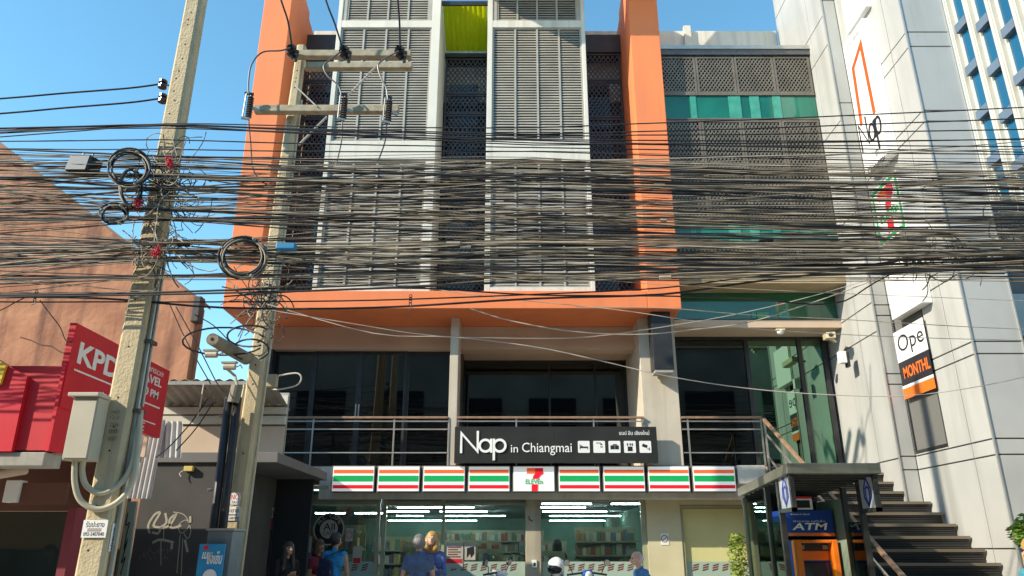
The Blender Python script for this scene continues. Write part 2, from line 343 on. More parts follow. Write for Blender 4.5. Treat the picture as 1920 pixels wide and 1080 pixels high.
# left bay sliding doors
xs = [XP(508, 700, 16.2), XP(588, 700, 16.2), XP(675, 700, 16.2), XP(763, 700, 16.2), -1.33]
for i, (a, b) in enumerate(zip(xs[:-1], xs[1:])):
    fr = MB(); yy = 16.2+(.03 if i in (0, 3) else 0)
    for bx in ((a, a+.06, ZFL, ZT), (b-.06, b-.002, ZFL, ZT)): fr.box(bx[0], bx[1], yy-.03, yy+.03, bx[2], bx[3])
    fr.box(a+.06, b-.06, yy-.029, yy+.029, ZFL, ZFL+.09); fr.box(a+.06, b-.06, yy-.029, yy+.029, ZT-.08, ZT)
    d = fr.build('sliding_door', M_black, B); MB().box(a+.06, b-.06, yy-.004, yy+.004, ZFL+.09, ZT-.08).build('pane', G_dark, d)
    if i in (1, 2): MB().box((b-.045 if i == 1 else a+.02), (b-.02 if i == 1 else a+.045), yy-.05, yy-.03, 4.25, 4.55).build('handle', M_steel, d)
MB().box(xs[0], -1.33, 17.0, 17.1, ZFL, ZT).build('room_curtain', mat('dusty_curtain', (.16,.17,.15), (.10,.11,.10), 1.2, .9), B)
MB().box(XP0+.05, xs[0], 15.98, 16.3, ZFL, ZT).build('door_side_wall', M_black, B)
# middle bay, deeper
MB().box(-1.14, 2.73, 16.4, 18.2, 5.82, 5.95).build('loggia_ceiling', M_beige, B)
fr = MB(); xx = [-1.13, XP(1030, 720, 17.3), XP(1116, 720, 17.3), 2.72]
for v in xx: fr.box(v-.025, v+.025, 17.27, 17.33, ZFL, 5.82)
fr.box(-1.1, 2.7, 17.275, 17.325, 5.74, 5.819)
d = fr.build('loggia_window', M_black, B)
for a, b in zip(xx[:-1], xx[1:]): MB().box(a+.026, b-.026, 17.296, 17.304, ZFL, 5.738).build('pane', G_dark, d)
M_lamp = mat('downlight_glow', (1.0, .72, .25), emit=14.0)
for (px, py, Y) in ((967, 750, 20.5), (1102, 750, 20.5), (1027, 694, 18.4), (1185, 694, 18.4)):
    q = P(px, py, Y); MB().tube([q, q+Vector((0, 0, .03))], .08, 12).build('recessed_downlight', M_lamp, label='small warm recessed ceiling light behind the loggia glass, '+{967:'lower left',1102:'lower right',1027:'upper middle',1185:'upper right'}[px], cat='ceiling light', group='ceiling lights upstairs')
MB().box(-1.3, 3.4, 17.36, 17.4, 5.95, 6.27).build('loggia_lintel', M_beige, B)
for px in (950, 1121):
    q = P(px, 656, 16.7); MB().tube([(q.x, 16.7, 5.80), (q.x, 16.7, 5.819)], .09, 14).build('ceiling_can', M_beige, B)
# right bay glazing
yg = 16.25; zt = ZP(638, yg)
XR0 = 3.5; xm = XP(1410, 760, yg); xd = XP(1512, 760, yg); 
fr = MB()
fr.box(XR0, XW-.002, yg-.06, yg+.06, zt, ZP(614, 15.45)-.002)
for v, w in ((XR0+.03, .06), (xm, .09), (xd, .09), (7.08, .1)): fr.box(v-w/2, v+w/2, yg-.05, yg+.05, ZFL, zt-.001)
fr.box(xm+.05, 7.0, yg-.045, yg+.045, ZFL, ZFL+.08)
d = fr.build('entrance_glazing', M_black, B)
MB().box(XR0+.06, xm-.046, yg-.005, yg+.005, ZFL, zt-.001).build('pane', G_dark, d)
MB().box(xm+.046, xd-.046, yg-.005, yg+.005, ZFL+.08, zt-.001).build('pane', G_mirror, d)
MB().box(xd+.046, 7.03, yg-.005, yg+.005, ZFL+.08, zt-.001).build('pane', G_mirror, d)
MB().box(XR0, XW, 16.35, 20, 6.0, 6.1).build('lobby_ceiling', M_dark, B)
for (px, py, Y) in ((1380, 663, 19.2), (1343, 695, 21.5)):
    q = P(px, py, Y); MB().tube([q, q+Vector((0, 0, .03))], .12, 12).build('recessed_downlight', M_lamp, label='yellow recessed ceiling light behind the entrance glass, '+('larger upper' if px == 1380 else 'smaller lower'), cat='ceiling light', group='ceiling lights upstairs')
# ---- railings
def rail_set(x0, x1, posts, name, label):
    t = thing(name, label, 'railing', ((x0+x1)/2, YS, ZFL))
    Y = 15.28
    z = [ZP(783, Y), ZP(790, Y), ZP(805, Y), ZP(849, Y)]
    MB().box(x0, x1, Y-.035, Y+.035, z[0]-.022, z[0]+.022).build('handrail', M_wood, t, bevel=.006)
    for q in z[1:]: MB().tube([(x0, Y, q), (x1, Y, q)], .014, 8).build('rail', M_steel, t)
    for q in posts: MB().box(q-.016, q+.016, Y-.012, Y+.012, ZFL, z[0]-.023).build('post', M_steel, t)
rail_set(-5.34, -1.325, [XP(500, 800, 15.28), XP(587, 800, 15.28), XP(739, 800, 15.28), XP(842, 800, 15.28)], 'balcony_railing', 'steel balcony railing with wooden handrail left of the black name board')
rail_set(-1.135, 2.725, [XP(968, 790, 15.28), XP(1113, 790, 15.28), 2.69], 'balcony_railing', 'balcony railing showing just above the black name board')
rail_set(3.505, 5.16, [XP(1290, 800, 15.28), 5.14], 'balcony_railing', 'balcony railing at the head of the staircase')
# ---- black name board
t = thing('name_board', 'long black name board with white lettering and five square icons on the balcony', 'sign', (.9, 15.1, ZFL))
zb0, zb1 = ZP(868, 15.06), ZP(800, 15.06); xb0, xb1 = -1.16, 2.93
MB().box(xb0, .866, 15.06, 15.14, zb0, zb1).build('board', mat('name_board_black', (.022,.022,.02), (.03,.03,.027), 2, .4), t, bevel=.004)
MB().box(.871, xb1, 15.06, 15.14, zb0, zb1).build('board', MATS['name_board_black'], t, bevel=.004)
fb = FX((xb0, 15.06, zb0)); BW, BH = xb1-xb0, zb1-zb0
sx = BW/(1790-62); sy = BH/(405-92)
bb = lambda x, y: ((x-64)*sx, (405-y)*sy)
def strokes(name, lists, w, fr, m, parent, c0=.003, c1=.02, closed=()):
    for i, l in enumerate(lists):
        mb = MB(); fr.ribbon(mb, l, w, c0, c1+.0015*i, closed=i in closed); mb.build(name, m, parent)
lw = 20*sx
strokes('letter', [[bb(122,322),bb(122,150),bb(262,308),bb(262,130)], circ(*bb(328,258), 49*sx, n=28)[:-1], [bb(377,198),bb(377,318)], circ(*bb(449,258), 49*sx, n=28)[:-1], [bb(400,198),bb(400,384)]], lw, fb, M_letter, t, closed=(1, 3))
text('in', fb, *bb(545,316), 60*sx, 64*sy, M_letter, t, c=.003, ext=.012)
text('Chiangmai', fb, *bb(640,340), 422*sx, 108*sy, M_letter, t, c=.003, ext=.012)
text('แนป อิน เชียงใหม่', fb, *bb(1472,165), 256*sx, 40*sy, M_letter, t, c=.003, ext=.006)
for i, cx in enumerate((1165, 1296, 1426, 1557, 1688)):
    a, b = bb(cx, 268); mb = MB(); s = 50*sx
    fb.poly(mb, [(a+dx*s*q, b+dy*s*r) for dx, dy, q, r in ((-1,-1,1,.9),(-1,-1,.9,1),(1,-1,.9,1),(1,-1,1,.9),(1,1,1,.9),(1,1,.9,1),(-1,1,.9,1),(-1,1,1,.9))], .003, .01)
    ic = mb.build('icon', M_signwhite, t, label=['bed icon', 'shower icon', 'screen icon', 'lift icon', 'camera icon'][i]); k = MB()
    pl = lambda x0, x1, y0, y1: fb.plate(k, a+x0*s, a+x1*s, b+y0*s, b+y1*s, .0102, .014)
    if i == 0: pl(-.7,-.6,-.4,.4); pl(.6,.7,-.4,.05); pl(-.6,.6,-.2,.05); pl(-.5,-.25,.06,.2)
    if i == 1: pl(-.5,.3,.6,.7); fb.poly(k, [(a+.1*s,b+.35*s),(a+.6*s,b+.35*s),(a+.35*s,b+.6*s)], .0102, .014); pl(.2,.24,-.1,.2); pl(.35,.39,-.15,.15); pl(.5,.54,-.1,.2)
    if i == 2: pl(-.7,.0,-.4,.25); pl(.08,.7,-.4,.25); pl(-.3,.4,.3,.45)
    if i == 3: pl(-.4,.4,-.7,.05); pl(-.5,-.3,.2,.6); pl(-.05,.15,.2,.6); pl(.3,.5,.2,.6)
    if i == 4: fb.poly(k, [(a-.6*s,b+.1*s),(a+.2*s,b-.2*s),(a+.4*s,b+.25*s),(a-.4*s,b+.55*s)], .0102, .014); pl(.3,.7,-.4,-.3); pl(.62,.72,-.6,-.1)
    k.build('icon_mark', M_letterk, ic)
# ---- store fascia light boxes
E7 = [622, 707, 792, 877, 961, 1046, 1130, 1214, 1298]; E8 = [703, 788, 873, 957, 1041, 1126, 1210, 1294, 1380]
yf = 15.2; zf0, zf1 = ZP(923, yf), ZP(873, yf)
M_case = mat('sign_casing', (.14,.13,.12), rough=.5)
M_face = mat('lightbox_face', (.80,.79,.74), emit=.18, rough=.35); M_sr = mat('lightbox_red', (.74,.012,.025), emit=.12, rough=.35); M_sg = mat('lightbox_green', (.008,.36,.10), emit=.12, rough=.35); M_so = mat('lightbox_orange', (.90,.14,.04), emit=.12, rough=.35)
for i in range(9):
    xa, xb = XP(E7[i], 897, yf), XP(E8[i], 897, yf)
    lab = ('white light box with a large red numeral and green lettering over the store front' if i == 4 else 'striped orange green and red light box over the store, '+['leftmost of the row', 'second from the left end', 'third from the left end', 'just left of the numeral box', '', 'just right of the numeral box', 'third from the right end', 'second from the right end', 'rightmost of the row'][i])
    t = thing('fascia_light_box', lab, 'sign', ((xa+xb)/2, yf, zf0), 'light boxes along the store fascia')
    MB().box(xa, xb, yf, 15.41, zf0, zf1).build('casing', M_case, t, bevel=.006)
    f = FX((xa, yf, zf0)); w, h = xb-xa, zf1-zf0; mb = MB(); f.plate(mb, .02, w-.02, .02, h-.02, .002, .012); fc = mb.build('face', M_face, t, bevel=.004)
    if i != 4:
        for (b0, b1, m) in ((.71, .84, M_so), (.40, .62, M_sg), (.14, .27, M_sr)):
            mb = MB(); f.plate(mb, .035, w-.035, b0*h, b1*h, .0125, .0165); mb.build('stripe', m, t)
    else:
        u = lambda x, y: ((x-495)/(885-495)*w, (300-y)/(300-55)*h)
        mb = MB(); f.poly(mb, [u(625,78), u(700,78), u(700,130), u(625,130)], .0125, .02); mb.build('numeral', M_so, t)
        mb = MB(); pts = [u(776,78), u(776,128), u(748,150), u(730,180), u(728,183)]; q2 = [u(676,183), u(680,160), u(697,130), u(700,128), u(700,79)]
        f.poly(mb, [u(700.5,78), u(776,78), u(776,130), u(748,152), u(733,178), u(676,178), u(686,148), u(700.5,130)], .0125, .021); f.poly(mb, [u(669,228), u(728,228), u(724,290), u(667,290)], .0125, .021); mb.build('numeral', M_sr, t)
        text('ELEVEn', f, *u(613,224), u(770,0)[0]-u(613,0)[0], 42/245*h, M_sg, t, c=.0125, ext=.01, bold=.012)
# fascia backing and concrete end
MB().box(XP(600, 897, 15.42), 5.1, 15.415, 15.6, 2.5, ZFL-.02).build('fascia_beam', M_white, B)
MB().box(XP(1381, 890, 15.3), 5.1, 15.2, 15.414, 2.78, ZFL).build('landing_edge', M_white, B, bevel=.01)
# ================================================================== STORE
ZC = 2.62
MB().box(-5.6, 3.5, 16.3, 29, ZC, ZC+.1).build('store_ceiling', mat('store_ceiling_teal', (.10,.17,.14), rough=.7), B)
MB().box(-5.7, -5.6, 15.9, 29, GZ, ZC).build('store_side_wall', M_dark, B); MB().box(3.4, 3.5, 16.1, 29, GZ, ZC).build('store_side_wall', mat('store_wall_green', (.16,.30,.22), rough=.8), B)
MB().box(-5.6, 3.4, 28.9, 29, GZ, ZC).build('store_rear_wall', mat('store_rear_green', (.20,.33,.26), (.12,.24,.2), 1.5, rough=.8), B)
MB().box(-5.6, 3.4, 16.05, 28.9, GZ+.003, GZ+.02).build('store_floor', mat('store_tiles', (.5,.5,.47), rough=.25), B)
yw = 16.0
Zs = lambda y: ZP(y, yw)
Xs = lambda x: XP(x, 1000, yw)
M_sash = mat('store_frame_cream', (.36,.36,.25), (.30,.30,.2), 4, .5)
sf = MB()
zh = Zs(946)
for (a, b) in ((705, 711), (716, 723), (828, 834), (1203, 1212)): sf.box(Xs(a), Xs(b), yw-.05, yw+.05, GZ, ZC)
sf.box(Xs(520), Xs(705), yw-.045, yw+.045, zh-.0, zh+.05); sf.box(Xs(723), Xs(828), yw-.045, yw+.045, zh-.02, zh+.06); sf.box(Xs(834), Xs(985), yw-.045, yw+.045, zh, zh+.04); sf.box(Xs(1014), Xs(1203), yw-.045, yw+.045, zh+.06, zh+.1)
store = sf.build('storefront', M_sash, B)
MB().box(Xs(520), Xs(705), yw-.02, yw+.02, zh+.05, ZC).build('transom_panel', mat('transom_cream', (.30,.32,.2), (.26,.28,.18), 3, .5), store)
MB().box(Xs(834), Xs(985), yw-.02, yw+.02, zh+.04, ZC).build('transom_panel', mat('transom_grey', (.20,.23,.18), rough=.5), store)
MB().box(Xs(723), Xs(828), yw-.02, yw+.02, zh+.06, ZC).build('transom_panel', MATS['transom_grey'], store)
MB().box(Xs(1014), Xs(1203), yw-.02, yw+.02, zh+.1, ZC).build('transom_panel', MATS['transom_cream'], store)
for (a, b) in ((520, 705), (723, 828), (834, 985), (1014, 1203)):
    MB().box(Xs(a)+.002, Xs(b)-.002, yw-.006, yw+.006, GZ, zh-.022).build('pane', G_store, store)
M_pill = mat('store_pillar_paint', (.42,.38,.28), (.36,.32,.24), 3, .8, .1, 30, streak=.4)
MB().box(Xs(985)+.003, Xs(1014)-.003, 15.75, 16.1, GZ, ZC).build('store_pillar', M_pill, B, bevel=.01)
MB().box(Xs(1212)+.003, Xs(1276), 15.9, 16.08, GZ, ZC).build('store_wall', mat('store_wall_cream', (.60,.55,.36), (.52,.48,.30), 2, .8), B)
MB().box(Xs(1276)+.002, Xs(1410), 15.9, 16.07, Zs(947), ZC).build('store_wall', MATS['store_wall_cream'], B)
fr = MB(); fr.box(Xs(1276)+.002, Xs(1281), 15.92, 16.05, GZ, Zs(948)); fr.box(Xs(1281), Xs(1405), 15.92, 16.05, Zs(953), Zs(948))
d = fr.build('side_window', M_sash, B); MB().box(Xs(1281), Xs(1405), 15.99, 16.0, GZ, Zs(954)).build('pane', mat('olive_painted_reflection', (.66,.63,.31), (.58,.56,.27), 1.2, .18, spec=.6), d)  # opaque olive colour stands for reflections and the bright wall behind the pane
MB().box(3.3, 5.6, 17.2, 17.3, GZ, ZC).build('side_room_wall', mat('olive_wall', (.40,.42,.10), (.33,.35,.09), 1.5, .8), B)
MB().box(3.5, 5.6, 16.2, 17.3, ZC, ZC+.1).build('side_room_ceiling', M_beige, B)
MB().box(XP(1398, 990, 15.95), 5.6, 15.9, 16.1, GZ, ZC).build('store_end_wall', M_beige, B)
# frosted band with marks low on the glass
M_frost = mat('frosted_band', (.34,.45,.38), rough=.4); M_mark = mat('mark_brown', (.16,.04,.03), rough=.5)
for (a, b) in ((525, 703), (836, 984), (1016, 1201), (1282, 1404)):
    t = thing('window_film', 'frosted film band with slanted red marks on the '+{525:'cafe window', 836:'window left of the store pillar', 1016:'window right of the store pillar', 1282:'olive side window'}[a], 'window film', (Xs(a), yw, GZ))
    z1 = Zs(1053); MB().box(Xs(a), Xs(b), yw-.014, yw-.009, z1-.5, z1).build('film', M_frost, t)
    x = Xs(a)+.12
    while x < Xs(b)-.15:
        mb = MB(); f = FX((x, yw-.0145, z1-.2))
        for j in range(3): f.poly(mb, [(.0+j*.01, .02+j*.045), (.12+j*.01, .05+j*.045), (.12+j*.01, .075+j*.045), (.0+j*.01, .045+j*.045)], 0, .003)
        mb.build('film_mark', M_mark, t); x += .20
# fluorescent tubes
M_tube = mat('fluorescent_tube', (.80,.93,1.0), emit=20.0); M_fit = mat('tube_fitting', (.10,.16,.15), rough=.6)
def lamp(x0, x1, Y, z, lab):
    t = thing('fluorescent_light', lab, 'ceiling light', ((x0+x1)/2, Y, z), 'fluorescent lights in the store')
    MB().box(x0, x1, Y-.04, Y+.04, z+.025, z+.05).build('fitting', M_fit, t); MB().tube([(x0+.02, Y, z), (x1-.02, Y, z)], .013, 6).build('tube', M_tube, t)
LX = [(-3.0, -2.1), (-1.9, -.55), (.75, 2.15), (2.3, 3.2)]; LN = ['near the cafe side', 'left of the store pillar', 'right of the store pillar', 'beside the right wall']
for r_, Y in enumerate((17.2, 18.7, 20.8, 23.6, 27.6)):
    for c_, (a, b) in enumerate(LX):
        k = Y/18.4; j_ = R.uniform(-.28, .28); a += j_+R.uniform(-.15, .15); b += j_+R.uniform(-.2, .15)
        if c_ == 3 and r_ in (1, 2): continue
        lamp(a*k if a*k < 3.0 else 3.0, b*k if abs(b*k) < 3.35 else 3.35, Y, 2.50, 'white fluorescent tube on the store ceiling '+LN[c_]+', '+['nearest row', 'second row', 'third row', 'fourth row', 'fifth row', 'farthest row'][r_])
for c_, x in enumerate((-4.6, -3.6)): lamp(x-.4, x+.4, 19.5, 2.4, 'fluorescent tube above the cafe counter, '+('left' if c_ == 0 else 'right'))
# shelves with goods
PCOL = [mat('pack_%d' % i, c, rough=.5) for i, c in enumerate(((.30,.08,.06),(.42,.36,.16),(.12,.22,.14),(.14,.16,.24),(.50,.49,.42),(.24,.15,.09),(.36,.22,.10),(.16,.26,.25),(.42,.39,.30),(.48,.47,.40),(.40,.40,.33)))]
def shelf(x0, x1, Y, z1, lab, rows=5, face=None):
    t = thing('store_shelf', lab, 'shelf', ((x0+x1)/2, Y, GZ), 'shelves in the store')
    MB().box(x0, x1, Y+.36, Y+.4, GZ+.02, z1).build('back_panel', M_sash, t)
    h = (z1-GZ-.1)/rows
    for r_ in range(rows):
        z = GZ+.06+r_*h; MB().box(x0, x1, Y, Y+.36, z, z+.03).build('shelf_board', M_sash, t)
        ms = [MB() for _ in PCOL]; x = x0+.02
        while x < x1-.12:
            w = R.uniform(.06, .14); ms[R.randrange(len(ms))].box(x, min(x+w-.008, x1), Y+.03+R.uniform(0, .05), Y+.3, z+.031, z+.03+h*R.uniform(.55, .85)); x += w
        for m_, c_ in zip(ms, PCOL):
            if m_.v: m_.build('goods', c_, t, kind='stuff')
shelf(1.45, 2.85, 17.6, 2.02, 'tall rack of pale packets right of the store pillar', 6)
shelf(-1.9, -.3, 19.0, 1.75, 'shelf of mixed goods left of the store pillar', 5)
shelf(-3.6, -2.2, 20.0, 1.85, 'shelf of mixed goods deep behind the store door', 5)
shelf(.2, 1.5, 21.0, 1.75, 'shelf of mixed goods deep behind the pillar', 5)
shelf(-4.9, -3.6, 18.6, 2.1, 'shelf of red and brown goods behind the cafe window', 5)
shelf(-2.45, -1.75, 17.0, 1.62, 'low shelf of packets just inside the window right of the store door', 4)
shelf(-1.5, -.2, 17.5, 1.55, 'low shelf of packets against the glass left of the store pillar', 4)
shelf(.35, 1.2, 17.4, 1.50, 'low shelf of packets just right of the store pillar', 4)
shelf(-4.2, -3.3, 17.2, 1.9, 'tall shelf of bread beside the cafe window', 5)
shelf(-2.4, 1.0, 24.0, 2.1, 'long tall shelf across the back of the store', 6)
# posters and plates on the glass
def poster(fr, a0, a1, b0, b1, m, name, label, cat='poster', c=.0, th=.004):
    t = thing(name, label, cat, fr.p((a0+a1)/2, b0)); mb = MB(); fr.plate(mb, a0, a1, b0, b1, c, c+th); mb.build('sheet', m, t); return t
fg = FX((0, yw-.02, 0)); gx = lambda x: XP(x, 1000, yw-.02); gz = lambda y: ZP(y, yw-.02)
M_paper = mat('poster_paper', (.46,.44,.38), (.40,.38,.33), 6, .8)
t = poster(fg, gx(837), gx(869), gz(1065), gz(1018), M_paper, 'notice', 'white notice with a red band on the store glass right of the door')
mb = MB(); fg.plate(mb, gx(838), gx(868), gz(1056), gz(1048), .005, .007); mb.build('red_band', M_redlit, t); mb = MB()
for k in range(5): fg.plate(mb, gx(841), gx(865-(k % 2)*6), gz(1027+k*4.5), gz(1025+k*4.5), .005, .007)
mb.build('printed_lines', M_mark, t)
t = poster(fg, gx(872), gx(892), gz(1050), gz(1018), M_paper, 'notice', 'small white notice with a black figure on the store glass')
mb = MB(); fg.poly(mb, [(gx(876),gz(1028)),(gx(889),gz(1024)),(gx(890),gz(1038)),(gx(884),gz(1046)),(gx(882),gz(1038)),(gx(876),gz(1046))], .005, .007); mb.build('printed_figure', M_letterk, t)
t = poster(fg, gx(513), gx(586), gz(1036), gz(1006), M_paper, 'banner', 'cream banner with black capital letters on the cafe window')
text('HELLO KITTY', fg, gx(537), gz(1016), gx(582)-gx(537), gz(1009)-gz(1016), M_letterk, t, c=.005, bold=.03)
mb = MB(); fg.poly(mb, [(gx(552),gz(1032)),(gx(574),gz(1031)),(gx(575),gz(1022)),(gx(560),gz(1023))], .005, .007); mb.build('printed_patch', M_mark, t)
t = poster(fg, gx(545), gx(592), gz(1075), gz(1038), mat('poster_blue', (.03,.06,.24), (.18,.2,.4), 3, .5), 'poster', 'blue poster below the cream banner on the cafe window', c=-.002)
t = thing('round_window_sticker', 'round black and cream cafe sticker on the left store window', 'sticker', (gx(616), yw, gz(1020))); cx, cz = gx(616), gz(992); rr = gx(645)-cx
mb = MB(); fg.poly(mb, circ(cx, cz, rr, n=40)[:-1], 0, .003); mb.build('disc', M_letterk, t)
M_cream = mat('sticker_cream', (.45,.41,.33), rough=.6)
mb = MB(); fg.ribbon(mb, circ(cx, cz, rr*.96, n=40)[:-1], .03, .0032, .005, closed=True); fg.poly(mb, circ(cx, cz, rr*.58, n=32)[:-1], .0032, .005); mb.build('ring', M_cream, t)
text('All', fg, cx-rr*.36, cz-.02, rr*.75, rr*.42, M_letterk, t, c=.0055, bold=.01); text('CAFE', fg, cx-rr*.36, cz-rr*.38, rr*.72, rr*.24, M_letterk, t, c=.0055)
for i, ch in enumerate('ALL CAFE'):
    if ch == ' ': continue
    a = math.radians(150-i*17); f2 = Fr(fg.p(cx+rr*.68*math.cos(a), cz+rr*.68*math.sin(a)), (math.sin(a), 0, -math.cos(a)), (math.cos(a), 0, math.sin(a)))
    text(ch, f2, -.035, 0, .07, rr*.22, M_cream, t, name='letter', c=.0035, ext=.002)
t = poster(fg, gx(534), gx(561), gz(962), gz(951), M_dark, 'number_plate', 'black number plate with pale digits at the top of the cafe window', 'number plate')
text('5165', fg, gx(536), gz(961), gx(559)-gx(536), gz(952)-gz(961), M_cream, t, c=.005)
t = poster(fg, gx(648), gx(662), gz(1015), gz(990), M_paper, 'no_smoking_sticker', 'small no smoking sticker beside the round cafe sticker', 'sticker'); mb = MB(); fg.ribbon(mb, circ(gx(655), gz(1003), .06, n=18)[:-1], .015, .0045, .006, closed=True); mb.build('ring', M_signred, t)
fw = FX((0, 15.895, 0)); wx = lambda x: XP(x, 1000, 15.895); wz = lambda y: ZP(y, 15.895)
t = poster(fw, wx(1238), wx(1253), wz(1022), wz(1000), M_signwhite, 'no_smoking_sticker', 'small no smoking sign on the cream wall by the olive window', 'sticker', c=0)
mb = MB(); fw.ribbon(mb, circ(wx(1245.5), wz(1010), .065, n=18)[:-1], .014, .0045, .007, closed=True); fw.ribbon(mb, [(wx(1241), wz(1014)), (wx(1250), wz(1006))], .012, .0045, .007); mb.build('ring', M_mark, t)
t = poster(fg, gx(664), gx(681), gz(1058), gz(1024), M_cream, 'notice', 'small cream notice low on the glass left of the store door'); mb = MB(); fg.plate(mb, gx(666), gx(679), gz(1056), gz(1046), .005, .007); mb.build('red_band', M_redlit, t)
# electrics on the pillar
t = thing('wall_socket', 'white outlet box on the store pillar', 'socket', (Xs(1000), 15.74, ZP(1062, 15.74))); MB().box(Xs(997)-.01, Xs(1005), 15.72, 15.749, ZP(1064, 15.74), ZP(1050, 15.74)).build('box', M_signwhite, t, bevel=.004); MB().box(Xs(999), Xs(1003), 15.715, 15.7199, ZP(1061, 15.74), ZP(1055, 15.74)).build('outlet', M_letterk, t)
t = thing('pillar_bracket', 'rusty fixing left on the upper store pillar', 'bracket', (Xs(990), 15.74, ZP(960, 15.74))); MB().box(Xs(988), Xs(1011), 15.72, 15.749, ZP(950, 15.74), ZP(936, 15.74)).build('plate', M_pill, t, bevel=.004); MB().tube([(Xs(991), 15.72, ZP(968, 15.7)), (Xs(992), 15.70, ZP(974, 15.7)), (Xs(998), 15.72, ZP(977, 15.7))], .012, 6).build('hook', M_black, t)
# hanging black lamp box under the orange ledge
t = thing('hanging_lamp_box', 'tall black lamp box hanging under the right end of the orange ledge', 'lamp', (3.13, 15.0, 5.0))
MB().box(2.93, 3.34, 14.85, 15.25, ZP(692, 14.85), 6.278).build('box', M_black, t, bevel=.008); MB().box(2.95, 3.32, 14.87, 15.23, ZP(698, 14.87), ZP(692, 14.85)-.002).build('diffuser', M_concg, t)
# ================================================================== WHITE PANEL BUILDING (right)
M_panel = mat('white_cladding', (.455,.46,.44), (.395,.40,.38), .9, .5, .04, 20, streak=.6, scol=(.26,.26,.235), sscale=(2.2, 2.2, .16))
M_joint = mat('cladding_joint', (.14,.14,.13), rough=.8)
XFc, YFc, XFe, YBd, XRr = 7.5, 11.6, 8.3, 13.96, 7.2
WB = thing('panel_clad_building', 'white panel clad building projecting on the right, its side wall facing the store', 'building', (8.4, 13, GZ))
ZTOP = 24.0
cm = MB(); cm.box(XFc+.03, XFe, YFc+.03, 16.5, GZ, ZTOP); cm.box(XRr+.03, XFc+.029, YBd+.03, 16.55, GZ, 19.0)
cm.build('core', M_joint, WB)
WY0, WY1 = 12.86, 13.93; WZ0, WZ1 = ZP(834, 12.55)+.02, 6.05      # window opening in the side wall
ys = [1029, 852, 822, 663, 640, 513, 490, 330, 227, 207, 87, 60]
zs = [GZ]+[ZP(y, YFc) for y in ys]+[13.6, 16.2, 18.8, 21.4, ZTOP]
zs = sorted(zs)
def panel(q, n, name='cladding_panel'):
    MB().hexa(q, n).build(name, M_panel, WB, bevel=.006)
G_ = .011
for z0, z1 in zip(zs[:-1], zs[1:]):
    if z1-z0 < .05: continue
    # front face of the building
    for a, b in ((XFc+.004, XFe),):
        panel([(a+.0, YFc+.03, z0+G_), (b-G_, YFc+.03, z0+G_), (b-G_, YFc+.03, z1-G_), (a, YFc+.03, z1-G_)], (0, -.03, 0))
    # side wall, cut round the window
    segs = [(YFc+.004, 12.2), (12.2, YBd)] if z1 < 7 or True else []
    for a, b in segs:
        cuts = [(a, b, z0, z1)]
        if b > WY0 and z1 > WZ0 and z0 < WZ1:
            cuts = []
            if a < WY0: cuts.append((a, WY0, z0, z1))
            if b > WY1: cuts.append((WY1, b, z0, z1))
            if z0 < WZ0: cuts.append((max(a, WY0), min(b, WY1), z0, WZ0))
            if z1 > WZ1: cuts.append((max(a, WY0), min(b, WY1), WZ1, z1))
        for (p, q, r, s) in cuts:
            if q-p < .02 or s-r < .02: continue
            panel([(XFc+.03, p+G_, r+G_), (XFc+.03, q-G_, r+G_), (XFc+.03, q-G_, s-G_), (XFc+.03, p+G_, s-G_)], (-.03, 0, 0))
    # step face
    panel([(XRr+.004, YBd+.03, z0+G_), (XFc-.003, YBd+.03, z0+G_), (XFc-.003, YBd+.03, z1-G_), (XRr+.004, YBd+.03, z1-G_)], (0, -.03, 0)) if z0 < 18.8 else None
zr2 = [GZ, 2.2, 3.14, 5.6, 6.2, 8.2, 10.4, 12.4, 13.2, 15.2, 16.9, 19.0]
for z0, z1 in zip(zr2[:-1], zr2[1:]):
    for a, b in ((YBd+.004, 14.75), (14.75, 16.55)):
        panel([(XRr+.03, a+G_, z0+G_), (XRr+.03, b-G_, z0+G_), (XRr+.03, b-G_, z1-G_), (XRr+.03, a+G_, z1-G_)], (-.03, 0, 0))
M_trim = mat('corner_trim', (.50,.50,.47), rough=.4, metal=.5)
for (x, y) in ((XFc-.012, YFc-.012), (XFe, YFc-.012), (XRr-.012, YBd-.012)): MB().box(x-.012, x+.012, y-.01, y+.016, GZ, ZTOP if x > 7.3 else 19).build('corner_trim', M_trim, WB)
# tall window in the side wall
w = MB(); yq = [WY0, WY1]
w.box(XFc+.001, XFc+.12, WY0-.03, WY0+.02, WZ0, WZ1); w.box(XFc+.001, XFc+.12, WY1-.02, WY1+.03, WZ0, WZ1); w.box(XFc+.001, XFc+.12, WY0+.02, WY1-.02, WZ0, WZ0+.05); w.box(XFc+.06, XFc+.12, 13.18, 13.21, WZ0+.05, WZ1)
wd = w.build('side_wall_window', M_black, WB); MB().box(XFc+.08, XFc+.09, WY0+.02, WY1-.02, WZ0+.05, WZ1).build('pane', mat('black_window_glass', (.012,.014,.016), rough=.04, spec=.8), wd)
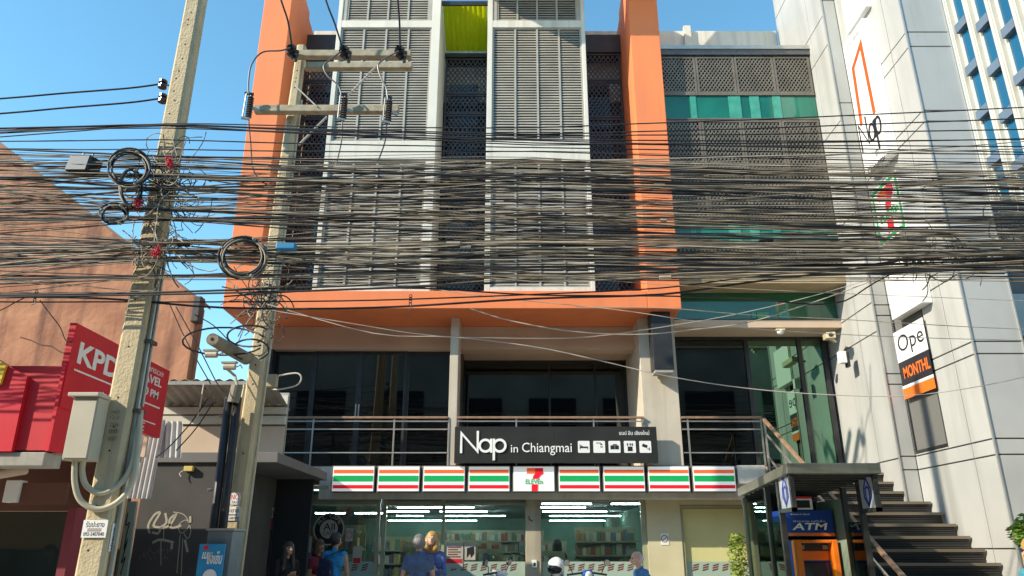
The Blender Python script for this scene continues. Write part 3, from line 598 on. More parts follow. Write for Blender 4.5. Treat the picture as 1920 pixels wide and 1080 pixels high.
# vertical sign column on the side wall
def wallsign(name, label, y0, y1, z0, z1, m, th=.22, off=.004):
    t = thing(name, label, 'sign', (XFc, (y0+y1)/2, z0)); MB().box(XFc-off-th, XFc-off, y0, y1, z0, z1).build('box', m, t, bevel=.006); return t, FL((XFc-off-th, y1, z0))
SX = XFc-.224
qa, qb, qc, qd = PXc(1578, 79, SX), PXc(1612, 52, SX), PXc(1622, 323, SX), PXc(1672, 288, SX)
sy1, sy0 = (qa.y+qc.y)/2, (qb.y+qd.y)/2; sz1, sz0 = (qa.z+qb.z)/2, (qc.z+qd.z)/2
t, f = wallsign('vertical_blade_sign', 'tall white vertical sign with an orange doorway outline and thin black lettering', sy0, sy1, sz0, sz1, M_signwhite)
sw, sh = sy1-sy0, sz1-sz0
mb = MB(); op = lambda x, y: (lambda q: (sy1-q.y, q.z-sz0))(PXc(x, y, SX))
f.ribbon(mb, [op(1616, 235), op(1600, 128), op(1614, 82), op(1640, 212)], .10, .003, .012); mb.build('doorway_outline', M_signorange if False else mat('outline_orange', (.88,.10,.01), rough=.4), t)
hh = .66; zz = op(1622, 282)[1]; la = .07; kx = (sw-.12)/1.32
S = lambda a, b: (la+a*kx, zz+b*hh)
strokes('letter', [[S(0,0),S(0,.95),S(.50,.05),S(.50,1)], [S(.76+.17*x, .30+.27*y) for x, y in circ(0,0,1,n=20)[:-1]], [S(.94,.60),S(.94,.02)], [S(1.19+.16*x, .30+.27*y) for x, y in circ(0,0,1,n=20)[:-1]], [S(1.04,.60),S(1.04,-.42)]], .05, f, M_letterk, t, .003, .008, closed=(1, 3))
text('in', f, .52, zz-.36, .12, .18, M_letterk, t); text('Chiangmai', f, .12, zz-.66, .70, .24, M_letterk, t); text('แนป อิน เชียงใหม่', f, .1, sh-.22, .66, .12, mat('faint_letter', (.35,.35,.33), rough=.6), t)
# plate above the sign
t, f = wallsign('blank_wall_panel', 'blank white box panel above the vertical sign on the side wall', sy0-.06, sy1-.1, sz1+.25, sz1+3.0, M_signwhite, .12)
# store blade sign
SX7 = XFc-.40; q = [PXc(1633, 354, SX7), PXc(1682, 322, SX7), PXc(1699, 430, SX7), PXc(1648, 464, SX7)]
y1 = (q[0].y+q[3].y)/2; y0 = (q[1].y+q[2].y)/2; z1 = (q[0].z+q[1].z)/2; z0 = (q[2].z+q[3].z)/2
t, f = wallsign('store_blade_sign', 'store light box with red numeral and green border on the white side wall', y0, y1, z0, z1, M_signwhite, .396)
w_, h_ = y1-y0, z1-z0
mb = MB(); f.ribbon(mb, [(.06,.07),(w_-.06,.07),(w_-.06,h_-.07),(.06,h_-.07)], .06, .003, .008, closed=True); mb.build('border', M_sg, t)
mb = MB(); f.poly(mb, [(w_*.25,h_*.88),(w_*.55,h_*.88),(w_*.55,h_*.72),(w_*.25,h_*.72)], .003, .01); mb.build('numeral', M_so, t)
mb = MB(); f.poly(mb, [(w_*.551,h_*.88),(w_*.8,h_*.88),(w_*.8,h_*.74),(w_*.68,h_*.62),(w_*.64,h_*.5),(w_*.44,h_*.5),(w_*.47,h_*.62),(w_*.551,h_*.72)], .003, .011); f.poly(mb, [(w_*.42,h_*.33),(w_*.63,h_*.33),(w_*.61,h_*.12),(w_*.4,h_*.12)], .003, .011); mb.build('numeral', M_sr, t)
text('ELEVEn', f, w_*.2, h_*.35, w_*.66, h_*.13, M_sg, t, c=.004, ext=.008, bold=.01)
# blank white box, then banner
q = [PXc(1657, 505, XFc-.2), PXc(1713, 470, XFc-.2), PXc(1725, 569, XFc-.2), PXc(1672, 601, XFc-.2)]
y1 = (q[0].y+q[3].y)/2; y0 = (q[1].y+q[2].y)/2
t, f = wallsign('blank_sign_box', 'blank white sign box between the store blade sign and the rental banner', y0, y1, (q[2].z+q[3].z)/2, z0-.3, M_signwhite, .196)
SXB = XFc-.06; q = [PXc(1677, 624, SXB), PXc(1729, 596, SXB), PXc(1756, 728, SXB), PXc(1696, 749, SXB)]
y1 = (q[0].y+q[3].y)/2; y0 = (q[1].y+q[2].y)/2; z1 = (q[0].z+q[1].z)/2; z0 = (q[2].z+q[3].z)/2
t = thing('rental_banner', 'white black and orange banner with large lettering hung across the wall window', 'banner', (SXB, (y0+y1)/2, z0)); f = FL((SXB, y1, z0)); w_, h_ = y1-y0, z1-z0
for (b0, b1, m, nm) in ((.54, 1, M_signwhite, 'white_field'), (.19, .54, mat('banner_black', (.02,.02,.025), rough=.55), 'black_field'), (.15, .19, M_signwhite, 'white_line'), (0, .15, mat('banner_orange', (.85,.16,.015), rough=.55), 'orange_field')):
    mb = MB(); f.plate(mb, 0, w_, b0*h_, b1*h_, 0, .012); mb.build(nm, m, t)
text('Ope', f, .10, .60*h_, w_-.16, .32*h_, M_letterk, t, c=.0125); text('MONTHL', f, .13, .28*h_, w_-.15, .17*h_, MATS['banner_orange'], t, c=.0125, bold=.02)
# ---- hotel with white fins, far right
HX = 26.0
M_hw = mat('hotel_white', (.52,.50,.44), (.47,.45,.40), 1, .6); M_hl = mat('hotel_ledge', (.10,.14,.19), (.12,.16,.21), 1, .6); M_hs = mat('hotel_reveal', (.48,.52,.46), rough=.6)
H = thing('hotel_tower', 'tall far building with white fins, blue windows and dark ledges at the right edge', 'building', (HX, 30, 0))
MB().box(HX+.02, HX+14, 18, 37.5, 0, 46).build('core', M_hw, H)
for k in range(12):
    y = 37.3-k*1.62
    MB().box(HX-.30, HX+.019, y-.20, y+.20, 0, 46).build('fin', M_hw, H); MB().box(HX-.36, HX-.301, y-.10, y+.10, 0, 46).build('fin_rib', M_hw, H)
    MB().box(HX-.05, HX+.018, y-.42, y-.205, 4, 46).build('reveal_strip', M_hs, H)
    wdo = MB().box(HX-.02, HX+.019, y-1.415, y-.425, 4, 46).build('window', M_bluegl, H)
    for j in range(14): MB().box(HX-.34, HX-.021, y-1.41, y-.43, 5.2+j*2.9+(1.2 if k % 2 else 0), 5.75+j*2.9+(1.2 if k % 2 else 0)).build('ledge', M_hl, wdo)
# plain building just behind the panel building on the right
G2 = thing('grey_side_building', 'plain grey brown building beside the white panel building at the right edge', 'building', (11.5, 13.5, GZ))
MB().box(8.34, 16, 13.0, 18, GZ, 7.9).build('wall', mat('grey_brown_wall', (.22,.20,.18), (.17,.15,.14), 2, .8), G2); MB().box(8.35, 16, 12.9, 13.0, 5.2, 6.0).build('sign_band', M_alu, G2); MB().box(8.5, 9.4, 12.96, 12.999, 6.3, 7.4).build('window', M_darkglass, G2)
# ================================================================== STAIRS
T = thing('staircase', 'black steel staircase with slatted risers climbing beside the white wall', 'staircase', (6.3, 12.8, GZ))
M_tread = mat('stair_tread', (.05,.042,.036), (.075,.062,.05), 8, .6); n = 15; rise = (ZFL-GZ)/n; run = .33
ysr = 15.36
for i in range(n):
    z = ZFL-rise*(i+1)+rise; y1 = ysr-run*i; st = MB().box(5.24, 7.19 if y1-.36 > 13.95 else 7.47, y1-run-.03, y1-.002, z-.045, z-.002)
    xr = 7.19 if y1-run > 13.99 else 7.47
    tr = MB().box(5.24, xr, y1-run-.03, y1, z-.045, z).build('tread', M_tread, T) if i else MB().box(5.24, xr, y1-.03, y1+.05, z-.045, z-.004).build('tread', M_tread, T)
    MB().box(5.24, xr, y1-run-.045, y1-run-.031, z-.04, z+.006).build('nosing', M_alu if False else mat('nosing_brass', (.20,.165,.12), rough=.4, metal=.3), tr)
    for k in range(4):
        MB().box(5.26, xr-.02, y1-run, y1-run+.012, z-rise+.02+k*.036, z-rise+.036+k*.036).build('riser_slat', mat('riser_slat_metal', (.07,.07,.068), rough=.4, metal=.4), tr)
    MB().box(5.24, xr, y1-run+.03, y1-run+.04, z-rise, z-.046).build('riser_back', M_black, tr)
for x in (5.2, ): MB().hexa([(x, ysr, ZFL-.3), (x, ysr, ZFL), (x, ysr-run*n, GZ+.02), (x, ysr-run*n+.5, GZ+.02)], (.035, 0, 0)).build('stringer', M_black, T)
t = thing('stair_handrail', 'sloping wooden stair handrail on pale steel posts', 'railing', (5.16, 13, GZ))
a, b = Vector((5.17, 15.2, ZP(785, 15.2))), Vector((5.17, 10.35, ZP(785, 15.2)-rise/run*4.85))
MB().bar(a, b, .07, .045).build('handrail', M_wood, t, bevel=.006)
for dz in (-.28, -.75): MB().bar(a+Vector((0, 0, dz)), b+Vector((0, 0, dz)), .03, .03).build('rail', M_steel, t)
for k in range(6):
    q = a.lerp(b, (k+.05)/5.1); zb = ZFL-rise/run*max(0, 15.36-q.y)
    MB().box(q.x-.018, q.x+.018, q.y-.018, q.y+.018, max(GZ, zb-.02), q.z-.02).build('post', M_steel, t)
# ================================================================== CASH MACHINE BOOTH
Yf, Yb = 10.4, 12.8; xL, xR = XP(1474, 868, Yf), XP(1650, 868, Yf); zF = ZP(868, Yf); zB = zF-.16
A = thing('cash_machine_booth', 'glass and dark steel cash machine booth with a flat metal roof', 'booth', ((xL+xR)/2, 11.6, GZ))
M_booth = mat('booth_frame', (.035,.037,.034), (.05,.05,.045), 4, .45, metal=.3); M_roof = mat('booth_roof_metal', (.24,.25,.20), (.19,.20,.16), 3, .4, metal=.5, streak=.3)
MB().hexa([(xL, Yf, zF-.14), (xL, Yf, zF), (xL, Yb, zB), (xL, Yb, zB-.14)], (xR-xL, 0, 0)).build('roof', M_roof, A, bevel=.01)
sh_ = MB()
for k in range(10): y = Yf+.1+k*.23; sh_.box(xL+.06, xR-.06, y, y+.1, zF-.17-(y-Yf)*.066, zF-.142-(y-Yf)*.066)
sh_.build('roof_ribs', M_booth, A)
il, ir = xL+.07, xR-.07; y0b, y1b = 11.0, 12.7
posts = [(il, y0b), (ir, y0b), (il, 11.55), (ir, 11.55), (il, y1b), (ir, y1b)]
for (x, y) in posts: MB().box(x-.035, x+.035, y-.035, y+.035, GZ, zF-.17-(y-Yf)*.066).build('post', M_booth, A)
for x in (il, ir):
    MB().box(x-.006, x+.006, 11.59, y1b-.036, GZ+.1, zF-.4).build('glass_panel', G_clear if x == il else mat('frosted_booth_glass', (.24,.32,.26), (.17,.24,.19), 2, .35), A)
    MB().box(x-.02, x+.02, 11.0+.036, 11.55-.036, GZ+.02, GZ+.1).build('bottom_rail', M_booth, A)
    MB().box(x-.006, x+.006, y0b+.036, 11.55-.036, GZ+.1, zF-.75).build('glass_panel', G_clear, A)
    # logo panel by the roof, reaching forward
    lp = MB().box(x-.008, x+.008, Yf+.12, y0b-.036, zF-.58, zF-.16).build('logo_panel', mat('logo_panel_grey', (.42,.46,.50), rough=.3), A)
    MB().box(x-.03, x+.03, Yf+.06, Yf+.12, zF-.64, zF-.15).build('logo_post', M_booth, A); MB().box(x-.03, x+.03, Yf+.06, y0b-.036, zF-.64, zF-.585).build('logo_rail', M_booth, A)
    f = FL((x-.008, y0b-.04, zF-.59)) ; c_ = .22; mb = MB()
    for s_ in (1, .55): f.ribbon(mb, [(c_, .42 if s_ == 1 else .30), (c_+.1*s_, .27), (c_+.11*s_, .16), (c_, .04), (c_-.11*s_, .16), (c_-.1*s_, .27)], .028, .001, .006, closed=True)
    mb.build('flame_logo', mat('logo_blue', (.02,.05,.35), rough=.4), lp)
MB().box(il, ir, y1b-.02, y1b+.02, GZ, zB-.15).build('back_panel', M_booth, A)
# the machine
ym = 12.05; C = thing('cash_machine', 'blue cash machine with an orange surround inside the booth', 'cash machine', (4.3, 12.3, GZ))
mx0, mx1 = XP(1474, 1000, ym), XP(1555, 1000, ym); fm = FX((mx0, ym, 0)); mz = lambda y: ZP(y, ym)
MB().box(mx0, mx1, ym, 12.66, GZ, mz(1012)).build('cabinet', M_atmblue, C, bevel=.02)
MB().box(mx0-.04, mx1+.04, ym-.12, 12.66, mz(1006), mz(957)).build('header', M_navy, C, bevel=.01)
fh = FX((mx0-.04, ym-.12, 0)); hw = mx1-mx0+.08
mb = MB(); fh.plate(mb, .03, hw-.005, mz(1005), mz(999.5), .002, .006); mb.build('orange_band', M_atmorange, C)
text('ATM', fh, .10, mz(994), hw-.20, mz(981)-mz(994), M_letter, C, c=.003, bold=.02, shear=.18); text('บัวหลวง เอทีเอ็ม', fh, .13, mz(979.5), hw-.26, mz(975.5)-mz(979.5), M_letter, C, c=.003); text('Bangkok Bank', fh, .1, mz(967), .3, mz(963.5)-mz(967), M_letter, C, c=.003)
fs_ = FL((mx0-.04, 12.6, 0)); text('ATM', fs_, .22, mz(994), .36, mz(981)-mz(994), M_letter, C, c=.003, bold=.02); mb = MB(); fs_.plate(mb, .2, .62, mz(1005), mz(999.5), .002, .006); mb.build('orange_band', M_atmorange, C)
# orange surround: a funnel with a screen
so_ = MB(); ox0, ox1, oz0, oz1 = mx0+.06, mx1+.03, .75, mz(1012)
so_.box(ox0, ox0+.09, ym-.20, ym-.001, oz0, oz1); so_.box(ox1-.09, ox1, ym-.20, ym-.001, oz0, oz1); so_.box(ox0+.0901, ox1-.0901, ym-.20, ym-.001, oz1-.05, oz1-.002)
so_.box(ox0+.0901, ox1-.0901, ym-.05, ym-.002, oz1-.30, oz1-.16); so_.box(ox0+.0901, ox1-.0901, ym-.22, ym-.002, oz0, oz0+.15)
so_.build('surround', M_atmorange, C, bevel=.012)
MB().box(ox0+.0902, ox1-.0902, ym-.04, ym-.003, oz1-.16, oz1-.051).build('camera_bar', M_black, C); MB().box(ox0+.1, ox0+.18, ym-.045, ym-.0401, oz1-.14, oz1-.08).build('camera_window', M_concg, C); MB().box(ox1-.18, ox1-.1, ym-.045, ym-.0401, oz1-.14, oz1-.08).build('camera_window', M_concg, C)
MB().hexa([(ox0+.13, ym-.03, oz1-.33), (ox1-.13, ym-.03, oz1-.33), (ox1-.13, ym-.14, oz1-.72), (ox0+.13, ym-.14, oz1-.72)], (0, .02, .01)).build('screen', mat('machine_screen', (.05,.04,.035), rough=.15), C)
t = thing('sign_card', 'small red and white framed card above the blue header of the cash machine', 'sign', (mx0+.1, ym-.1, mz(955))); fk = FX((mx0+.0, ym-.1, 0))
mb = MB(); fk.plate(mb, .03, .42, mz(956), mz(932), 0, .02); mb.build('card', M_signwhite, t); mb = MB(); fk.plate(mb, .10, .42, mz(936), mz(932), .021, .025); mb.build('red_strip', M_signred, t); mb = MB(); fk.plate(mb, .07, .38, mz(953), mz(939), .021, .024); mb.build('dark_field', M_dark, t)
# cameras at the entrance
def camera(px, py, Y, lab, s=1):
    q = P(px, py, Y); t = thing('security_camera', lab, 'camera', q, 'security cameras at the entrance')
    MB().hexa([q+Vector((-.11*s, -.2*s, -.07*s)), q+Vector((.07*s, -.25*s, -.07*s)), q+Vector((.07*s, -.25*s, .06*s)), q+Vector((-.11*s, -.2*s, .06*s))], (.10*s, .42*s, .06*s)).build('housing', mat('camera_cream', (.55,.48,.30), rough=.5), t, bevel=.012)
    MB().tube([q+Vector((-.025*s, -.222*s, 0)), q+Vector((-.03*s, -.235*s, -.002))], .045*s, 12).build('lens', M_black, t); MB().bar(q+Vector((.1, .15, .03)), q+Vector((.28, .28, -.02)), .05, .05).build('bracket', MATS['camera_cream'], t)
camera(1552, 633, 15.1, 'cream box camera on a bracket beside the white wall above the entrance')
q = P(1578, 672, 15.0); t = thing('wall_lamp', 'small boxy floodlight on the white wall edge beside the entrance', 'lamp', q); MB().box(q.x-.08, q.x+.06, q.y-.12, q.y+.02, q.z-.12, q.z+.13).build('housing', M_signwhite, t, bevel=.01); MB().hexa([q+Vector((.062, -.12, -.2)), q+Vector((.062, .02, -.2)), q+Vector((.062, .02, .1)), q+Vector((.062, -.12, .1))], (.05, 0, 0)).build('hood', M_black, t)
q = P(1463, 622, 15.4); t = thing('dome_camera', 'small white dome camera under the beam above the entrance door', 'camera', q); MB().box(q.x-.09, q.x+.09, q.y-.06, q.y+.04, q.z+.02, q.z+.06).build('base', MATS['camera_cream'], t); MB().sphere(q, (.075, .075, .07)).build('dome', M_signwhite, t, smooth=True)
# ================================================================== LEFT SIDE
LB = thing('gabled_building', 'old terracotta plastered building with a sloping gable behind the utility pole', 'building', (-10, 14.5, GZ))
yl = 14.0; ga, gb = P(0, 272, yl), P(362, 556, yl); sl = (ga.z-gb.z)/(ga.x-gb.x); xe = XP(366, 600, yl)
xl = -17.0
MB().hexa([(xl, yl, GZ), (xe, yl, GZ), (xe, yl, gb.z+.0), (gb.x, yl, gb.z+.02), (xl, yl, ga.z+sl*(xl-ga.x))], (0, .25, 0)).build('gable_wall', M_terra, LB)
MB().hexa([(xl, yl+.02, ga.z+sl*(xl-ga.x)+.01), (gb.x+.12, yl+.02, gb.z+.0+sl*.12), (gb.x+.12, yl+.02, gb.z+.07+sl*.12), (xl, yl+.02, ga.z+sl*(xl-ga.x)+.08)], (0, .6, 0)).build('roof', mat('old_roof_sheet', (.20,.13,.10), (.26,.19,.15), 3, .8), LB)
MB().box(xe-.06, xe+.10, yl-.1, yl+.12, gb.z-.55, gb.z-.02).build('gutter_box', mat('old_gutter', (.07,.06,.055), rough=.7), LB, bevel=.02)
MB().box(xl, xe-.1, yl+.26, yl+.6, GZ, gb.z-.1).build('rear_body', M_terra, LB)
ck = MB(); cr_ = [(90, 625), (130, 640), (180, 648), (230, 655), (262, 664), (285, 675)]
f = FX((0, yl-.003, 0)); f.ribbon(ck, [(XP(x, y, yl), ZP(y, yl)) for x, y in ((38, 632), (58, 638), (78, 647), (97, 649), (110, 658), (122, 663))], .02, 0, .002); ck.build('plaster_crack', mat('crack_dark', (.12,.06,.04), rough=.9), LB)
# red shop
SH = thing('corner_shop', 'dim brown shop front under red sign boards at the far left', 'building', (-7, 9, GZ))
xs0 = -5.02; ysf = 8.12
MB().box(-13, xs0-.05, ysf+.3, 10.3, 2.66, 2.74).build('awning_slab', M_beige, SH)
MB().box(-13, xs0-.02, ysf-.02, ysf+.3, ZP(874, ysf), ZP(848, ysf)).build('awning_edge', mat('awning_cream', (.40,.38,.33), (.30,.28,.24), 5, .8, streak=.5), SH, bevel=.01)
MB().box(-13, xs0-.10, 9.6, 9.7, 2.0, 2.6).build('shop_lintel', mat('brown_panel', (.13,.05,.03), rough=.6), SH)
MB().box(-13, xs0-.25, 9.9, 9.92, GZ, 2.0).build('shop_pane', glass('brown_glass', (.30,.28,.12), .04), SH)
MB().box(-13, -5.62, 11.2, 11.3, GZ, 2.7).build('shop_back_wall', mat('shop_back_brown', (.12,.075,.03), (.09,.06,.03), 1, .8), SH)
MB().box(xs0-.12, xs0-.02, 8.9, 9.84, GZ, 2.0).build('shop_side_wall', mat('maroon_paint', (.19,.02,.03), rough=.6), SH)
MB().box(xs0-.22, xs0-.11, 9.85, 9.95, GZ, 2.0).build('door_post', mat('brown_wood', (.14,.08,.05), rough=.6), SH)
MB().box(-13, -5.62, 8.5, 11.2, GZ+.001, GZ+.01).build('shop_floor', M_concg, SH)
FB = thing('red_fascia_board', 'sunlit red fascia board crossed by cable shadows at the far left', 'sign', (-6, ysf, 2.8)); zb0, zb1 = ZP(846, ysf), ZP(686, ysf)
MB().box(-13, xs0, ysf, ysf+.28, zb0+.01, zb1).build('board', M_redlit, FB)
MB().box(xs0-.03, xs0+.006, ysf-.02, ysf+.2, zb0, zb1+.02).build('edge_trim', M_red, FB)
BX = thing('red_shaded_side_panel', 'flat panel in the dark red of a shaded box sign side, with a yellow front at the left picture edge', 'sign', (-6.3, 7.6, 2.8)); bxr = XP(51, 706, ysf-.02)
mb = MB(); mb.hexa([P(x, y, 8.06) for x, y in ((-60, 846), (21, 846), (51, 706), (12, 683), (-60, 640))], (0, .055, 0)); mb.build('box', M_red, BX); mb = MB(); mb.hexa([P(x, y, 8.02) for x, y in ((-60, 720), (0, 720), (11, 684), (-60, 642))], (0, .035, 0)); mb.build('yellow_face', mat('sign_yellow', (.75,.50,.03), rough=.5), BX)  # flat panel; outline and dark red stand for a box's shaded side
# side blade board with lettering, faces right
KX = -5.0; kn, kf = PXc(143, 612, KX), PXc(320, 690, KX); kz0, kz1 = 3.03, 4.0
K = thing('red_side_board', 'dark red board with white travel agency lettering behind the near pole', 'sign', (KX, 9.4, kz0))
MB().box(KX-.08, KX, kn.y, kf.y, kz0, kz1).build('board', M_red, K, bevel=.004); fk = FRt((KX, kn.y, kz0)); kw, kh = kf.y-kn.y, kz1-kz0
text('KPD', fk, .14, kh*.55, .92, kh*.26, M_letter, K, c=.002, bold=.03); text('摩托', fk, .70, kh*.16, .38, kh*.18, M_letter, K, c=.002)
mb = MB(); fk.plate(mb, .12, 1.35, kh*.455, kh*.475, .001, .005); fk.plate(mb, 1.6, 2.3, kh*.40, kh*.42, .001, .005); fk.plate(mb, 1.6, 2.25, kh*.16, kh*.175, .001, .005); mb.build('underline', M_letter, K)
text('TRAVEL', fk, 1.45, kh*.70, .80, kh*.12, M_letter, K, c=.002, bold=.02); text('8.00 - 9.00 PM', fk, 1.05, kh*.52, 1.15, kh*.11, M_letter, K, c=.002, bold=.02); text('ทัวร์ แทรเวล', fk, 1.5, kh*.86, .75, kh*.09, M_letter, K, c=.002); text('FREE', fk, 1.5, kh*.03, .45, kh*.11, M_letter, K, c=.002)
for y in (kn.y+.3, kf.y-.3): MB().bar((KX-.04, y, kz0-.3), (KX-.04, y, kz0), .05, .05).build('bracket', M_beige, K)
# items under the awning of the shop
q = P(20, 870, 9.2); t = thing('hanging_brown_sign', 'brown hanging sign panel with a white end bracket inside the left shop', 'sign', q)
a, b = P(28, 905, 9.2), P(120, 945, 9.2); MB().box(a.x, b.x, 9.2, 9.26, b.z, a.z).build('panel', mat('brown_panel2', (.15,.06,.04), rough=.5), t); a, b = P(12, 900, 9.15), P(30, 942, 9.15); MB().box(a.x, b.x, 9.15, 9.3, b.z, a.z).build('end_bracket', M_signwhite, t, bevel=.01)
a, b = P(-20, 893, 8.6), P(48, 882, 9.0); t = MB().tube([a, b], .05, 10).build('rolled_blind', M_beige, label='rolled beige awning tube hanging under the left shop awning', cat='awning')
# lean-to roof, shutters and grey wall between the two houses
S2 = thing('lean_to_shed', 'corrugated metal lean-to roof over a pale shutter behind the two poles', 'shed', (-5.3, 12.8, GZ))
yy = 13.4; a, b = P(300, 708, yy), P(436, 708, yy)
o = corr((-6.4, yy-1.0, ZP(712, yy-1.0)), (2.3, 0, 0), (0, 1.2, .0-.30), 12, .02).build('corrugated_roof', mat('corrugated_grey', (.30,.29,.26), (.24,.23,.2), 4, .5, metal=.3), S2)
o.modifiers.new('t', 'SOLIDIFY').thickness = .004
MB().bar((-6.4, yy-.98, ZP(718, yy-1)), (-4.1, yy-.98, ZP(718, yy-1)), .05, .06).build('roof_purlin', M_concg, S2); MB().bar((-5.45, yy-.98, ZP(720, yy-1)), (-5.2, yy+.2, ZP(742, yy)), .05, .06).build('roof_brace', M_concg, S2)
M_cwall = mat('cream_shutter', (.62,.60,.50), (.54,.52,.43), 3, .7)
zz = [ZP(742, yy), ZP(760, yy), ZP(764, yy), ZP(777, yy), ZP(781, yy), ZP(796, yy)]
MB().box(-6.5, -4.1, yy+.02, yy+.1, 2.95, ZP(736, yy)).build('back_board', M_concg, S2)
for k in range(3): MB().box(-6.45, -4.1, yy-.02-.02*k, yy+.019, zz[2*k+1], zz[2*k]).build('shutter_band', M_cwall, S2)
MB().box(-6.45, -4.1, yy-.03, yy+.0, 2.95, ZP(800, yy)).build('grey_wall', M_beige, S2)
# white corrugated sheet by the near pole
t = thing('corrugated_sheet', 'white corrugated metal sheet leaning behind the near pole', 'metal sheet', (-4.7, 11.2, GZ)); a = P(236, 935, 11.2); b = P(326, 787, 11.2)
vs = [P(232, 787, 11.2), P(302, 787, 11.2)]; o = corr((XP(238, 935, 11.2), 11.2, ZP(935, 11.2)), (XP(282, 935, 11.2)-XP(238, 935, 11.2), 0, 0), (.05, .0, ZP(787, 11.2)-ZP(935, 11.2)), 5, .018).build('sheet', mat('corrugated_white', (.62,.62,.60), (.52,.52,.5), 4, .5), t)
o = corr((XP(282, 862, 11.25)+.02, 11.25, ZP(858, 11.25)), (XP(336, 862, 11.25)-XP(282, 862, 11.25), 0, 0), (-.05, 0, ZP(790, 11.25)-ZP(858, 11.25)), 5, .018).build('sheet', MATS['corrugated_white'], t)
# dark kiosk with the canopy slab
yk = 11.9; KS = thing('grey_kiosk', 'dark grey rendered kiosk with a slab canopy and pale graffiti beside the second pole', 'kiosk', (-4.8, 12.5, GZ))
M_kiosk = mat('dark_grey_render', (.060,.058,.054), (.080,.076,.07), 2, .85, .1, 40); M_slab = mat('slab_grey', (.17,.165,.16), (.14,.135,.13), 2, .8)
xk0, xk1 = XP(284, 860, yk), XP(522, 848, yk); zk0, zk1 = ZP(867, yk), ZP(848, yk)
MB().box(xk0, xk1, yk, 15.19, zk0, zk1).build('canopy_slab', M_slab, KS, bevel=.008)
MB().box(XP(258, 950, yk), XP(402, 950, yk), yk+.05, 15.9, GZ, zk0-.001).build('wall', M_kiosk, KS)
MB().box(XP(402, 950, yk)+.002, XP(418, 950, yk+.3), yk+.3, yk+.5, GZ, zk0-.001).build('door_frame', M_black, KS)
MB().box(XP(402, 950, yk)+.002, -3.9, 14.9, 15.0, GZ, zk0-.001).build('recess_wall', M_dark, KS)
fg2 = FX((0, yk+.048, 0)); kk = lambda x, y: (XP(x, y, yk+.05), ZP(y, yk+.05))
M_graf = mat('graffiti_paint', (.40,.37,.30), rough=.7)
G = [[(281,1000),(278,985),(290,965),(300,962),(288,985),(300,990),(296,1000),(285,998)], [(310,962),(312,980),(300,990),(318,985),(330,965),(318,975),(322,990),(340,985)], [(325,960),(345,965),(355,985),(340,1000),(335,985),(350,975),(358,995),(352,1010),(345,1000)], [(308,985),(307,1010),(310,1010)], [(286,1018),(300,1012),(322,1016),(324,1018)], [(302,1012),(302,1060)], [(338,1003),(332,1075)], [(343,1010),(340,1078)], [(347,1012),(352,1035)], [(323,1015),(322,1030)], [(357,968),(357,980)]]
for l in G:
    mb = MB(); pts = [kk(*p) for p in l]; pp = [(v.x, v.y) for v in smooth_path([(a, b, 0) for a, b in pts], 4)]
    fg2.ribbon(mb, pp, .035 if l[0][1]-l[-1][1] > -25 else .012, .0005+.0004*G.index(l), .001+.0004*G.index(l)); mb.build('graffiti_stroke', M_graf, KS)
for k in range(14):
    x, y = 262+k*4+R.uniform(-1, 1), 1040+R.uniform(-8, 10); mb = MB(); fg2.ribbon(mb, [kk(x, y), kk(x+R.uniform(-3, 5), y-R.uniform(2, 10)), kk(x+R.uniform(0, 8), y+R.uniform(-3, 5))], .008, .0005, .001); mb.build('graffiti_scribble', mat('graffiti_faint', (.17,.16,.14), rough=.8), KS)
t = thing('wall_lamp', 'small yellow wall light on the dark kiosk above the graffiti', 'lamp', P(354, 880, yk)); q = P(354, 879, yk); MB().box(q.x-.07, q.x+.07, yk-.03, yk+.049, q.z-.04, q.z+.04).build('housing', mat('lamp_yellow', (.62,.48,.14), rough=.5), t, bevel=.008); MB().tube([q+Vector((-.09, 0, -.03)), q+Vector((-.13, -.02, -.07)), q+Vector((-.1, -.02, -.12))], .008, 5).build('cable', M_signwhite, t)
# green graffiti board beside pole one
t = thing('painted_board', 'narrow pale green board with black scrawl beside the near pole', 'board', P(235, 1080, 10.6)); a, b = P(222, 1080, 10.6), P(247, 940, 10.6)
MB().hexa([P(218, 1090, 10.6), P(236, 1090, 10.6), P(256, 940, 10.6), P(240, 940, 10.6)], (0, .05, 0)).build('board', mat('pale_green_paint', (.25,.32,.27), rough=.7), t); f = FX((0, 10.597, 0)); mb = MB(); f.ribbon(mb, [(v.x, v.y) for v in smooth_path([(XP(x, y, 10.6), ZP(y, 10.6), 0) for x, y in ((240,962),(236,985),(243,980),(238,1000),(233,1030),(240,1010),(228,1055),(235,1045),(226,1078))], 4)], .014, 0, .002); mb.build('scrawl', M_letterk, t)
# air conditioner style unit, left store interior by the cafe
q = P(535, 926, 15.4); t = thing('fluorescent_fitting', 'unlit tube fitting under the kiosk canopy left of the striped signs', 'lamp', q); MB().box(XP(512, 915, 15.0), XP(618, 915, 15.0), 14.95, 15.05, ZP(917, 15), ZP(911, 15)).build('housing', M_sash, t)
t = thing('cafe_menu_board', 'dark cafe menu panel with a red and white top left of the store window', 'sign', P(488, 1060, 14.8)); a, b = P(483, 993, 14.8), P(516, 948, 14.8); MB().box(a.x, b.x, 14.8, 14.86, GZ, b.z).build('panel', M_black, t)
f = FX((a.x, 14.8, 0)); mb = MB(); f.plate(mb, .02, b.x-a.x-.02, ZP(992, 14.8), ZP(972, 14.8), .001, .006); mb.build('red_panel', mat('menu_red', (.28,.02,.03), rough=.5), t); mb = MB(); f.plate(mb, .02, b.x-a.x-.02, ZP(971, 14.8), ZP(951, 14.8), .001, .006); mb.build('white_panel', M_cream, t); text('เครื่องดื่ม', f, .06, ZP(967, 14.8), .26, .1, M_letterk, t, c=.0065)
